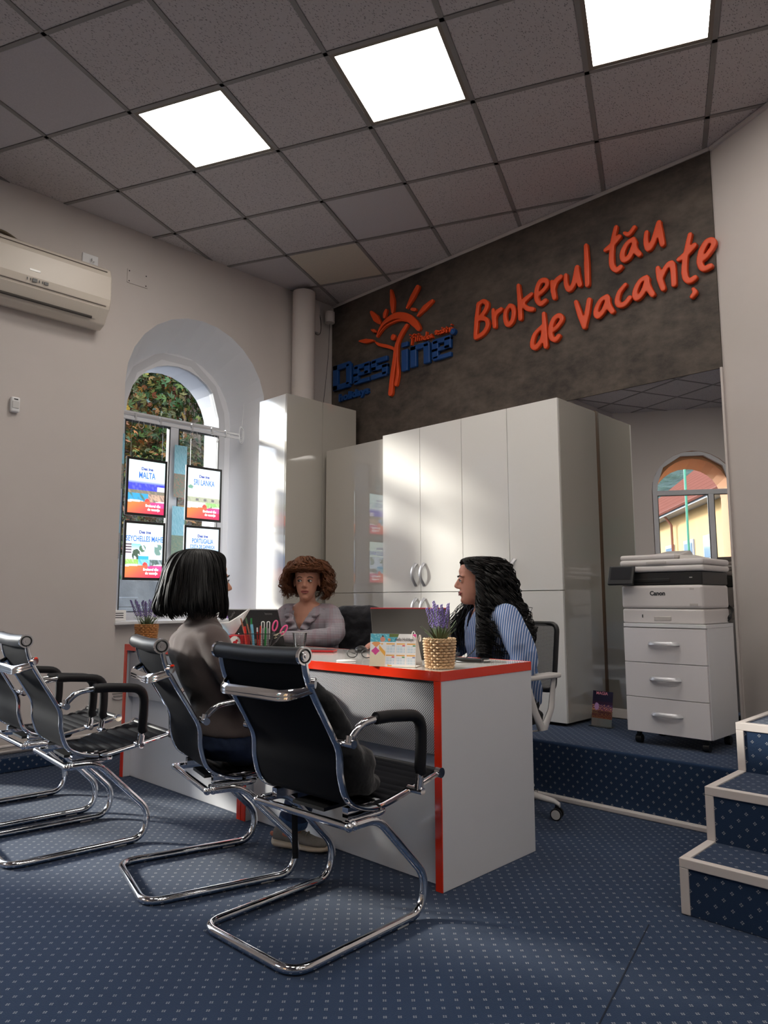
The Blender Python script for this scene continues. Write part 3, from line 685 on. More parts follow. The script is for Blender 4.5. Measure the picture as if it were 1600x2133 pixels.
# ================================================================== DESK (two modules)
YD = -2.24; YB = -1.655; ZD = .75
def desk(x0, x1, label):
    e = empty('office_desk', ((x0 + x1) / 2, (YD + YB) / 2, 0), 0, label, 'desk', 'two desk modules set end to end'); o = Vector(e.location)
    def B(name, a, b, c, d_, z0, z1, m, bev=.001): mb = MB(); mb.box(a, b, c, d_, z0, z1); return sub(mb, o).build(name, m, e, bevel=bev)
    B('desk_top', x0 + .001, x1 - .001, YD + .001, YB - .001, ZD - .034, ZD, m_desktop)
    t = .004
    for a, b, c, d_ in ((x0, x1, YD - .002, YD + .002), (x0 - .0015, x0 + .002, YD, YB), (x1 - .002, x1 + .0015, YD, YB), (x0, x1, YB - .002, YB + .002)): B('edge_band', a, b, c, d_, ZD - .0345, ZD + .0005, m_orange, .0006)
    for a in (x0, x1 - .03):
        B('end_panel', a, a + .03, YD + .002, YB, .001, ZD - .0345, m_desk); B('edge_band', a - .0005, a + .0305, YD - .002, YD + .003, .001, ZD - .035, m_orange, .0006)
    B('modesty_panel', x0 + .03, x1 - .03, YD + .045, YD + .063, .002, ZD - .035, m_deskg)
    B('perforated_panel', x0 + .032, x1 - .032, YD + .016, YD + .020, .455, ZD - .045, m_perf, .0003)
    for px in (x0 + .1, x1 - .1): B('standoff', px - .008, px + .008, YD + .020, YD + .045, .58, .60, m_satin)
    return e
def perf_mat():
    m = mat('perforated_metal', rgb(180, 180, 184), .38, .45); t = NT(m); b = bsdf(m)
    uv = t.new('ShaderNodeUVMap', uv_map='UVMap').outputs[0]; s = t.new('ShaderNodeSeparateXYZ'); t.l.new(uv, s.inputs[0]); pz = .0098; best = None
    for off in (0, .5):
        a = t.math('MULTIPLY', t.math('SUBTRACT', t.math('FRACT', t.math('ADD', t.math('DIVIDE', s.outputs[0], pz), off + 50)), .5), pz)
        c = t.math('MULTIPLY', t.math('SUBTRACT', t.math('FRACT', t.math('ADD', t.math('DIVIDE', s.outputs[1], pz * 1.0), off + 50)), .5), pz)
        d_ = t.math('SQRT', t.math('ADD', t.math('POWER', a, 2), t.math('POWER', c, 2))); best = d_ if best is None else t.math('MINIMUM', best, d_)
    hole = t.math('LESS_THAN', best, .0021)
    t.l.new(t.mix(hole, rgb(184, 184, 188), (.012, .012, .014)), b.inputs['Base Color']); return m
m_perf = perf_mat()
desk(1.905, 3.105, 'right desk module with bright red edging, pale end panel facing the steps')
desk(.70, 1.900, 'left desk module with red edging, mostly hidden behind the empty visitor chairs')
# ================================================================== CHAIRS
RAIL = [(-.230, .832), (-.207, .758), (-.125, .622), (-.092, .56), (-.085, .49), (-.058, .42), (0, .385), (.08, .372), (.19, .388), (.368, .423)]
def visitor_chair():
    e = empty('visitor_chair', (0, 0, 0))
    prof = catmull([(0, u, z) for u, z in RAIL], 6)
    for s in (-1, 1):
        mb = MB(); mb.tube([(s * .206, p.y, p.z) for p in prof], .0135, 8, flat=.62, up=(0, -1, .01)); mb.build('side_rail', m_chrome, e)
    # sling with ribs on the seat side
    fine = catmull([(0, u, z) for u, z in RAIL], 26); mb = MB(); vs = []; N = len(fine); acc = 0; X = (-.193, -.1, 0, .1, .193)
    for i, p in enumerate(fine):
        t = (fine[min(i + 1, N - 1)] - fine[max(i - 1, 0)]).normalized(); nn = Vector((0, -t.z, t.y)); 
        if i: acc += (p - fine[i - 1]).length
        rib = .0055 * (1 - abs(math.cos(acc * pi / .036)) ** 6)
        front = p + nn * (.002 + rib) * (1 if nn.z > 0 or nn.y > 0 else 1); back = p - nn * .003
        vs += [Vector((x, front.y, front.z)) for x in X] + [Vector((x, back.y, back.z)) for x in X]
    fs = []
    for i in range(N - 1):
        for k in range(4): fs.append((i * 10 + k, i * 10 + k + 1, i * 10 + 10 + k + 1, i * 10 + 10 + k)); fs.append((i * 10 + 5 + k, i * 10 + 15 + k, i * 10 + 16 + k, i * 10 + 6 + k))
        fs += [(i * 10, i * 10 + 10, i * 10 + 15, i * 10 + 5), (i * 10 + 4, i * 10 + 9, i * 10 + 19, i * 10 + 14)]
    mb.add(vs, fs, 0, True); mb.build('sling_seat', m_mesh, e)
    mb = MB(); mb.tube([(-.206, -.234, .848), (-.18, -.234, .847), (0, -.234, .843), (.18, -.234, .847), (.206, -.234, .848)], .025, 16); mb.build('head_roll', m_leather, e)
    mb = MB(); mb.tube([(-.199, .375, .425), (.199, .375, .425)], .014, 12); mb.build('front_roll', m_leather, e)
    for s in (-1, 1):
        mb = MB(); mb.tube([(s * .205, -.234, .848), (s * .216, -.234, .848)], .0265, 20); mb.tube([(s * .199, -.234, .848), (s * .220, -.234, .848)], .013, 14); mb.tube([(s * .2195, -.234, .848), (s * .223, -.234, .848)], .006, 8); mb.build('end_cap', m_chrome, e)
        mb = MB(); mb.tube([(s * .2165, -.234 + .0185 * math.cos(a), .848 + .0185 * math.sin(a)) for a in [2 * pi * k / 20 for k in range(20)]], .0028, 6, closed=True); mb.build('cap_ring', m_black, e)
        mb = MB(); mb.tube([(s * .198, .375, .425), (s * .218, .375, .425)], .017, 16); mb.build('end_cap', m_chrome, e)
    mb = MB(); hp_ = rounded([(-.210, -.199, .761), (-.16, -.260, .737), (.16, -.260, .737), (.210, -.199, .761)], .05, 6)
    mb.tube(hp_, [.0125 + .002 * 0 for _ in hp_], 8, flat=.42, up=(0, -1, .3))
    mb.tube([(p.x, p.y, p.z - .010) for p in hp_], .0125, 8, flat=.42, up=(0, -1, .3)); mb.build('grab_handle', m_chrome, e)
    for s in (-1, 1):
        mb = MB(); mb.tube([(s * .206, -.207, .770), (s * .220, -.197, .770)], .016, 10); mb.build('handle_boss', m_chrome, e)
    for s in (-1, 1):
        arm = rounded([(s * .243, -.085, .597), (s * .248, -.045, .640), (s * .250, .05, .652), (s * .250, .232, .636), (s * .246, .236, .52), (s * .243, .225, .415)], [0, .03, .05, .055, .05, 0], 6)
        mb = MB(); mb.tube(arm, .0115, 10); ar = mb.build('armrest', m_chrome, e)
        sl_ = [p for p in arm if p.y > .02 and p.z > .45]; sl_ = sl_ if len(sl_) > 2 else arm[3:]
        pad = [Vector((s * .250, .02, .650))] + [p for p in arm if p.y > .06 and p.z > .46] + [Vector((s * .2440, .238, .452))]
        mb = MB(); mb.tube(pad, .019, 12); mb.build('arm_pad', m_leather, ar)
        mb = MB(); mb.tube([(s * .199, -.083, .588), (s * .262, -.083, .588)], .0125, 12); mb.tube([(s * .243, -.085, .592), (s * .243, -.082, .612)], .013, 10); mb.build('arm_boss', m_chrome, ar)
        mb = MB(); mb.tube([(s * .199, .225, .400), (s * .262, .225, .400)], .0115, 12); mb.tube([(s * .243, .225, .402), (s * .244, .230, .440)], .014, 10); mb.build('arm_boss', m_chrome, ar)
    # under-seat bracket
    mb = MB(); mb.tube(rounded([(-.20, -.05, .352), (-.20, .13, .352), (.20, .13, .352), (.20, -.05, .352)], .05, 6), .0105, 10)
    mb.build('seat_bracket', m_chrome, e)
    mb = MB(); mb.tube([(-.214, -.062, .345), (.214, -.062, .345)], .0115, 12)
    for s in (-1, 1): mb.ell((s * .220, -.062, .345), .014, .014, .014, 10, 8)
    mb.build('cross_bar', m_chrome, e)
    mb = MB(); mb.box(-.075, .075, -.03, .13, .355, .366); mb.ell((0, .16, .352), .14, .05, .022, 16, 8); mb.build('seat_plate', m_black, e)
    for s in (-1, 1):
        mb = MB(); mb.box(s * .17 - .012, s * .17 + .012, -.03, .11, .355, .385); mb.build('bracket_lug', m_chrome, e)
    half = [(.218, -.038, .345), (.218, .075, .345), (.218, .262, .135), (.218, .270, .0135), (.218, -.264, .0135), (-.218, -.264, .0135), (-.218, .270, .0135), (-.218, .262, .135), (-.218, .075, .345), (-.218, -.038, .345)]
    half = [(.218, -.038, .345), (.218, .06, .345), (.218, .285, .120), (.218, .262, .0135), (.218, -.264, .0135), (-.218, -.264, .0135), (-.218, .262, .0135), (-.218, .285, .120), (-.218, .06, .345), (-.218, -.038, .345)]
    bp = rounded(half, [0, .05, .12, .09, .07, .07, .09, .12, .05, 0], 9)
    mb = MB(); mb.tube(bp, .0135, 14); 
    for s in (-1, 1): mb.ell((s * .218, -.040, .345), .015, .015, .015, 10, 8)
    mb.build('cantilever_base', m_chrome, e)
    for x, y in ((.218, .165), (-.218, .165), (.13, -.262), (-.13, -.262)):
        mb = MB(); mb.box(x - (.012 if y > 0 else .022), x + (.012 if y > 0 else .022), y - (.026 if y > 0 else .009), y + (.026 if y > 0 else .009), .0005, .010); mb.build('glide', m_tint, e, bevel=.003)
    return e
ch0 = visitor_chair()
def put(o, x, y, deg, label):
    o.location = (x, y, 0); o.rotation_euler = (0, 0, math.radians(deg)); tag(o, label, 'chair', 'black and chrome cantilever visitor chairs in front of the desk'); return o
ch1 = ch0; ch2 = copy_tree(ch0); ch3 = copy_tree(ch0); ch4 = copy_tree(ch0)
put(ch1, 2.958, -2.695, 1, 'nearest black chrome-framed visitor chair, its full back turned to us')
put(ch2, 2.33, -2.70, -15.5, 'black chrome-framed visitor chair the woman in the turtleneck sits on')
put(ch3, 1.60, -2.93, -6, 'empty black chrome visitor chair left of the seated visitor, seat visible')
put(ch4, 1.03, -2.90, -4, 'leftmost black chrome visitor chair, cut off by the left picture edge')
SIGN = {'W':{'B':[[(1.682,3.215),(1.663,3.099),(1.649,2.962)],[(1.675,3.205),(1.724,3.221),(1.761,3.189),(1.749,3.147),(1.69,3.094)],[(1.69,3.094),(1.747,3.075),(1.764,3.025),(1.724,2.973),(1.651,2.956)]],'r':[[(1.816,3.126),(1.821,3.062),(1.826,2.996)],[(1.824,3.053),(1.841,3.093),(1.885,3.11)]],'o':[[(1.96,3.115),(1.925,3.084),(1.92,3.026),(1.939,2.98),(1.978,2.992),(1.995,3.049),(1.986,3.098),(1.96,3.115)]],'k':[[(2.038,3.244),(2.046,3.121),(2.049,2.993)],[(2.146,3.146),(2.089,3.12),(2.055,3.09)],[(2.069,3.094),(2.111,3.05),(2.151,3.033)]],'e':[[(2.189,3.124),(2.233,3.139),(2.272,3.172),(2.264,3.209),(2.22,3.215),(2.19,3.164),(2.188,3.093),(2.218,3.053),(2.254,3.065)]],'r.001':[[(2.312,3.185),(2.318,3.124),(2.327,3.065)],[(2.321,3.123),(2.34,3.176),(2.38,3.197)]],'u':[[(2.419,3.197),(2.419,3.134),(2.441,3.088),(2.475,3.116),(2.505,3.223)],[(2.505,3.223),(2.511,3.146),(2.523,3.095)]],'l':[[(2.576,3.354),(2.577,3.22),(2.576,3.079)]],'t':[[(2.792,3.402),(2.767,3.315),(2.753,3.213),(2.757,3.145),(2.785,3.112),(2.812,3.122)],[(2.713,3.273),(2.756,3.289),(2.81,3.328)]],'a_breve':[[(2.906,3.28),(2.862,3.264),(2.829,3.213),(2.835,3.164),(2.875,3.173),(2.913,3.251)],[(2.91,3.269),(2.911,3.21),(2.939,3.164)],[(2.848,3.341),(2.876,3.322),(2.914,3.355)]],'n':[[(2.991,3.291),(2.985,3.235),(2.998,3.179),(3.032,3.218),(3.072,3.324)],[(3.072,3.324),(3.078,3.252),(3.087,3.178)]],'d':[[(2.225,2.887),(2.164,2.847),(2.14,2.78),(2.167,2.75),(2.222,2.798),(2.236,2.881)],[(2.239,2.976),(2.243,2.865),(2.248,2.738)]],'e.001':[[(2.288,2.831),(2.334,2.849),(2.378,2.892),(2.361,2.927),(2.318,2.914),(2.289,2.853),(2.293,2.79),(2.325,2.765),(2.35,2.784)]],'V':[[(2.487,2.986),(2.513,2.893),(2.543,2.797)],[(2.543,2.797),(2.566,2.884),(2.584,2.971)]],'a':[[(2.711,2.959),(2.664,2.941),(2.631,2.885),(2.64,2.842),(2.685,2.871),(2.718,2.939)],[(2.716,2.947),(2.719,2.893),(2.744,2.844)]],'c':[[(2.838,2.995),(2.797,2.959),(2.779,2.907),(2.793,2.874),(2.83,2.871),(2.862,2.9)]],'a.001':[[(2.977,3.002),(2.933,2.986),(2.9,2.929),(2.908,2.883),(2.95,2.911),(2.983,2.985)],[(2.981,2.993),(2.984,2.936),(3.011,2.877)]],'n.001':[[(3.051,3.036),(3.059,2.968),(3.078,2.894)],[(3.064,2.959),(3.099,3.02),(3.136,3.038),(3.145,2.989),(3.145,2.9)]],'t_comma':[[(3.256,3.179),(3.23,3.084),(3.213,2.991),(3.215,2.922),(3.238,2.892),(3.269,2.902)],[(3.181,3.047),(3.227,3.066),(3.277,3.102)],[(3.256,2.836),(3.266,2.813),(3.247,2.792)]],'e.002':[[(3.303,2.995),(3.34,3.011),(3.385,3.063),(3.381,3.096),(3.347,3.096),(3.313,3.043),(3.303,2.981),(3.323,2.94),(3.361,2.944)]]},'L':[([(0.54,3.476),(0.595,3.406),(0.649,3.344)],[0.029,0.0627,0.0185]),([(0.717,3.441),(0.703,3.416),(0.696,3.389)],[0.0278,0.0402,0.0251]),([(0.776,3.603),(0.791,3.496),(0.794,3.403)],[0.0152,0.0518,0.0244]),([(1.075,3.533),(1.017,3.466),(0.955,3.395)],[0.0436,0.0495,0.0175]),([(1.011,3.366),(1.047,3.353)],[0.0262,0.0262]),([(1.23,3.372),(1.145,3.336),(1.072,3.292)],[0.0282,0.0479,0.0145]),([(0.54,3.318),(0.57,3.301),(0.599,3.285)],[0.0125,0.0314,0.0124]),([(0.391,3.255),(0.472,3.235),(0.562,3.217)],[0.0131,0.042,0.0157]),([(0.606,3.243),(0.649,3.305),(0.726,3.35),(0.839,3.361),(0.957,3.314),(1.039,3.24),(1.084,3.182)],[0.0093,0.022,0.0396,0.0548,0.062,0.0611,0.0423]),([(0.609,3.234),(0.699,3.298),(0.804,3.315),(0.881,3.31),(0.957,3.276)],[0.0063,0.0124,0.0183,0.0152,0.0058]),([(0.591,3.196),(0.636,3.161),(0.734,3.12),(0.803,3.082),(0.813,3.059)],[0.0094,0.0282,0.03,0.024,0.0122]),([(0.953,3.244),(0.897,3.192),(0.851,3.127),(0.827,3.055),(0.813,2.981),(0.784,2.833),(0.767,2.709)],[0.033,0.0384,0.0396,0.0414,0.0414,0.045,0.0502]),([(0.854,3.1),(0.847,2.973),(0.85,2.857),(0.829,2.773)],[0.009,0.0148,0.0295,0.0355]),([(0.798,3.184),(0.8,3.181)],[0.066,0.066])],'T':[[(1.035,3.149),(1.012,3.136),(1.008,3.093),(1.002,3.068)],[(0.992,3.126),(1.035,3.122)],[(1.051,3.118),(1.047,3.086)],[(1.074,3.12),(1.07,3.085)],[(1.051,3.138),(1.055,3.139)],[(1.077,3.138),(1.08,3.138)],[(1.093,3.114),(1.093,3.082)],[(1.093,3.109),(1.116,3.109),(1.118,3.08)],[(1.154,3.099),(1.131,3.089),(1.144,3.074),(1.157,3.09)],[(1.164,3.131),(1.157,3.073)],[(1.188,3.094),(1.173,3.086),(1.179,3.072),(1.191,3.074)],[(1.22,3.098),(1.201,3.091),(1.207,3.075),(1.22,3.086),(1.224,3.073)],[(1.254,3.099),(1.276,3.103),(1.27,3.115),(1.254,3.106),(1.26,3.088),(1.276,3.091)],[(1.288,3.107),(1.309,3.079)],[(1.313,3.105),(1.288,3.08)],[(1.325,3.105),(1.324,3.08)],[(1.355,3.109),(1.337,3.104),(1.352,3.088),(1.334,3.08)],[(1.371,3.117),(1.37,3.075)],[(1.358,3.103),(1.385,3.1)],[(1.403,3.1),(1.403,3.071)],[(1.418,3.101),(1.418,3.072)],[(1.325,3.122),(1.328,3.122)],[(1.419,3.123),(1.422,3.123)],[(0.986,3.156),(0.986,3.154)]]}
# ================================================================== WALL LETTERING
m_so = mat('orange_acrylic', rgb(226, 78, 30), .45); m_sb = mat('blue_acrylic', rgb(16, 66, 128), .45)
fw = lambda u, v, d: (u, d, v)
say = {'B': 'capital B', 'r': 'first letter r', 'o': 'letter o', 'k': 'letter k', 'e': 'letter e of the upper line', 'r.001': 'second letter r', 'u': 'letter u', 'l': 'tall letter l', 't': 'letter t of the upper line',
       'a_breve': 'letter a with a breve', 'n': 'last letter of the upper line', 'd': 'letter d', 'e.001': 'letter e after the d', 'V': 'capital V', 'a': 'letter a after the V', 'c': 'letter c', 'a.001': 'second a of the lower line', 'n.001': 'letter n', 't_comma': 'letter t with a comma below', 'e.002': 'last letter e by the wall corner'}
slog = empty('wall_slogan', (2.5, -.012, 3.1), 0, 'orange handwritten raised lettering reading Brokerul tău de vacanțe', 'lettering'); so = Vector(slog.location)
for k, v in SIGN['W'].items():
    mb = MB()
    for i, s_ in enumerate(v):
        w = .033 if not (k == 'a_breve' and i == 2) and not (k == 't_comma' and i == 2) else .026
        mb.ribbon(s_, (w * .85, w * 1.15, w * 1.05), fw, -.013, -.045)
    vox(sub(mb, so), .0042, 1, 'letter', m_so, slog)
logo = empty('wall_logo', (.75, -.012, 3.05), 0, 'raised blue and orange sun-figure logo reading Destine holidays, fiindca existi', 'logo'); lo_ = Vector(logo.location)
nm = ['sun_ray', 'sun_dot', 'sun_ray', 'sun_ray', 'sun_dot', 'sun_ray', 'sun_dot', 'sun_ray', 'sun_arc', 'sun_arc', 'figure_arm', 'figure_body', 'figure_body', 'figure_head']
for (s_, w), n_ in zip(SIGN['L'], nm):
    mb = MB()
    if n_ == 'figure_head':
        c = s_[0]; mb.prism([(c[0] + .024 * math.cos(2 * pi * k / 18), c[1] + .027 * math.sin(2 * pi * k / 18)) for k in range(18)], fw, -.013, -.045)
    else: mb.ribbon(s_, list(w), fw, -.013, -.045, sub=6)
    vox(sub(mb, lo_), .0038, 1, n_, m_so, logo)
def blk(name, rects):
    mb = MB()
    for a, b, c, d_ in rects: mb.box(a, b, -.045, -.013, c, d_)
    sub(mb, lo_).build(name, m_sb, logo, bevel=.006)
b0, xh, w = 2.872, 3.045, .066
blk('letter', [(.05, .05 + w, b0 - .002, 3.105), (.05, .27, 3.105 - .05, 3.105), (.05, .27, b0 - .002, b0 + .048), (.29 - w, .29, b0 + .02, 3.085)])
def e_(x0, x1): return [(x0, x0 + w, b0 + .01, xh - .01), (x0 + .01, x1, xh - .042, xh), (x1 - w, x1, b0 + .068, xh - .01), (x0, x1 - .01, b0 + .068, b0 + .1), (x0 + .01, x1, b0, b0 + .036)]
blk('letter', e_(.318, .52))
blk('letter', [(.545, .73, xh - .042, xh), (.54, .54 + w, b0 + .07, xh - .008), (.54, .735, b0 + .070, b0 + .108), (.735 - w, .735, b0 + .01, b0 + .105), (.535, .725, b0, b0 + .04)])
blk('letter', [(.895, .965, b0 - .01, 3.045), (.895, .965, 3.068, 3.108)])
blk('letter', [(.992, .992 + w, b0 + .0, 3.05), (.992, 1.19, 3.008, 3.052), (1.20 - w, 1.20, b0 + .0, 3.04)])
blk('letter', e_(1.222, 1.415))
mb = MB(); mb.prism([(1.437 + .024 * math.cos(2 * pi * k / 16), 3.062 + .024 * math.sin(2 * pi * k / 16)) for k in range(16)], fw, -.013, -.045); sub(mb, lo_).build('registered_mark', m_sb, logo)
text('registered_letter', 'R', .03, frame((1.437 - lo_.x, -.0455 - lo_.y, 3.062 - lo_.z), (1, 0, 0), (0, 0, 1)), mat('logo_light_blue', rgb(60, 120, 180), .5), logo, .0005)
text('small_lettering', 'holidays', .088, frame((.31 - lo_.x, -.022 - lo_.y, 2.795 - lo_.z), (1, 0, 0), (0, 0, 1)), m_sb, logo, .012, .004, sx=1.35)
for s_ in SIGN['T']:
    mb = MB(); mb.ribbon(s_ if len(s_) > 1 else s_ * 2, (.011, .011), fw, -.013, -.040, sub=3); sub(mb, lo_).build('script_stroke', m_so, logo)
# ================================================================== AIR CONDITIONER and small wall things
m_ac = mat('ac_plastic', rgb(206, 196, 184), .4)
ac = empty('air_conditioner', (0, -2.62, 3.05), 0, 'cream split air conditioner high on the left wall, cut by the edge', 'air conditioner'); ao = Vector(ac.location)
prof = [(0.002, 2.86), (.07, 2.845), (.13, 2.865), (.196, 2.955), (.205, 2.98), (.214, 3.02), (.21, 3.18), (.19, 3.235), (.13, 3.27), (.002, 3.285)]
mb = MB(); mb.prism(prof, lambda u, v, d: (u, d, v), -3.06, -2.195); sub(mb, ao).build('body', m_ac, ac, bevel=.008, seg=3)
for z, x in ((3.215, .202), (2.972, .205)):
    mb = MB(); mb.box(x - .004, x + .0025, -3.05, -2.225, z - .0022, z + .0022); sub(mb, ao).build('seam', mat('seam_grey', rgb(110, 100, 92), .6), ac)
mb = MB(); mb.add([(.200, -3.02, 2.955), (.200, -2.27, 2.955), (.150, -2.27, 2.885), (.150, -3.02, 2.885), (.190, -3.02, 2.968), (.19, -2.27, 2.968), (.14, -2.27, 2.89), (.14, -3.02, 2.89)], [(0, 1, 2, 3), (4, 7, 6, 5), (0, 4, 5, 1), (2, 6, 7, 3), (1, 5, 6, 2), (0, 3, 7, 4)]); sub(mb, ao).build('louvre', m_ac, ac, bevel=.002)
mb = MB(); mb.tube([(.158, -3.02, 2.888), (.158, -2.30, 2.888)], .009, 8); sub(mb, ao).build('outlet_slot', mat('slot_dark', rgb(60, 54, 50), .7), ac)
for y, w, h in ((-2.735, .004, .016), (-2.715, .004, .016), (-2.69, .028, .022), (-2.662, .004, .016), (-2.642, .004, .016), (-2.62, .024, .018)):
    mb = MB(); mb.box(.2125, .2165, y - w / 2, y + w / 2, 3.0 - h / 2, 3.0 + h / 2); sub(mb, ao).build('indicator', m_black, ac)
mb = MB(); mb.box(.211, .2155, -2.725, -2.66, 3.058, 3.070); sub(mb, ao).build('badge', mat('badge_white', (.9, .88, .85), .3), ac)
mb = MB()
for k in range(3): mb.tube(catmull([(.05 + .012 * k, -2.98, 3.275), (.05 + .012 * k, -2.86, 3.32), (.05 + .012 * k, -2.74, 3.28)], 5), .007, 6)
sub(mb, ao).build('hose', mat('hose_brown', rgb(96, 84, 66), .7), ac)
def sock(loc, lab, two=True):
    e = empty('wall_socket', loc, 0, lab, 'socket'); mb = MB(); mb.box(0, .012, -.055, .055, -.04, .04); mb.build('plate', m_pvc, e, bevel=.004)
    mb = MB(); mb.tube([(.010, .015, 0), (.014, .015, 0)], .022, 14); mb.build('outlet', m_pvc, e); return e
s1 = sock((.001, -2.265, 3.353), 'square white wall socket with a plug, just above the air conditioner')
mb = MB(); mb.tube([(.012, .015, 0), (.035, .015, 0)], .014, 10); mb.tube(catmull([(.03, .015, 0), (.05, -.02, -.05), (.06, -.08, -.075), (.05, -.15, -.07)], 4), .003, 5); mb.build('plug', m_pvc, s1)
bp_ = empty('blank_plate', (.001, -1.912, 3.336), 0, 'painted-over blank square plate with screws, above the arched window', 'wall plate')
mb = MB(); mb.box(0, .006, -.08, .08, -.052, .052); mb.build('plate', m_wall, bp_, bevel=.002)
for y, z in ((-.065, .038), (.065, .038), (-.065, -.038), (.065, -.038)): mb = MB(); mb.box(.005, .0075, y - .004, y + .004, z - .004, z + .004); mb.build('screw', m_black, bp_)
pir = empty('motion_detector', (.001, -2.70, 2.235), 0, 'small white motion detector on the left wall left of the window', 'detector')
mb = MB(); mb.box(0, .035, -.028, .028, -.05, .05); mb.build('body', m_pvc, pir, bevel=.012, seg=3)
mb = MB(); mb.box(.034, .040, -.020, .020, -.026, .022); mb.build('lens', mat('lens_white', rgb(206, 204, 202), .25), pir, bevel=.004); mb = MB(); mb.box(.034, .038, -.012, .012, .030, .036); mb.build('slot', m_black, pir)
mb = MB(); mb.lathe([(.045, 0), (.105, 0), (.105, .008), (.10, .012)], 8, (0, 0, 0)); vt = empty('wall_vent', (-.055, -1.90, .39), 0, 'round louvred grey vent low on the wall beside the red desk edge', 'vent')
mb = MB(); mb.tube([(-.004, 0, 0), (.006, 0, 0)], .062, 24); mb.build('cover', m_trim, vt)
for k in range(5):
    z = -.036 + .018 * k; h = math.sqrt(.052 ** 2 - z * z); mb = MB(); mb.box(.0065, .010, -h, h, z - .005, z + .003); mb.build('slat', mat('slat_grey', rgb(140, 134, 130), .5), vt)
s2 = sock((-.057, -1.77, .33), 'low white wall socket with a plug under the window'); mb = MB(); mb.tube([(.012, 0, 0), (.05, 0, 0)], .016, 10); mb.build('plug', m_pvc, s2)
dp = empty('drain_pipe', (.115, -.44, 2.62), 0, 'thick white vertical pipe between tall cabinet and ceiling', 'pipe'); mb = MB(); mb.tube([(0, 0, .001), (0, 0, 1.035)], .098, 32); mb.build('pipe_run', m_wall, dp)
mb = MB(); mb.tube([(0, 0, .17), (0, 0, .185)], .1, 32); mb.build('joint_ring', m_wall, dp)
jb = empty('junction_box', (.001, -.245, 3.5), 0, 'narrow white junction box on the wall behind the thick pipe', 'box'); mb = MB(); mb.box(0, .06, -.035, .035, -.13, .13); mb.build('housing', m_wall, jb, bevel=.004)
mb = MB(); mb.tube(catmull([(.05, -.02, -.13), (.05, .01, -.15), (.05, .05, -.12), (.04, .06, .0), (.03, .03, .14)], 5), .003, 5); mb.build('wire', m_black, jb)
sp_ = empty('corner_speaker', (.09, -.12, 3.53), 0, 'small white cylindrical fitting in the top corner by the dark wall', 'fitting'); mb = MB(); mb.tube([(0, 0, -.05), (0, 0, .05)], .045, 18); mb.tube([(0, 0, .05), (-.03, .06, .10)], .012, 8); mb.build('body', m_wall, sp_)
mb = MB(); mb.tube([(.0, 0, -.052), (.0, 0, -.056)], .03, 14); mb.build('grille', m_trim, sp_)
mb = MB(); mb.tube(catmull([(.09, -.12, 3.47), (.16, -.2, 3.1), (.2, -.29, 2.63)], 4), .002, 5); tag(mb.build('hanging_wire', m_black), 'thin dark wire slanting down from the corner fitting', 'wire')
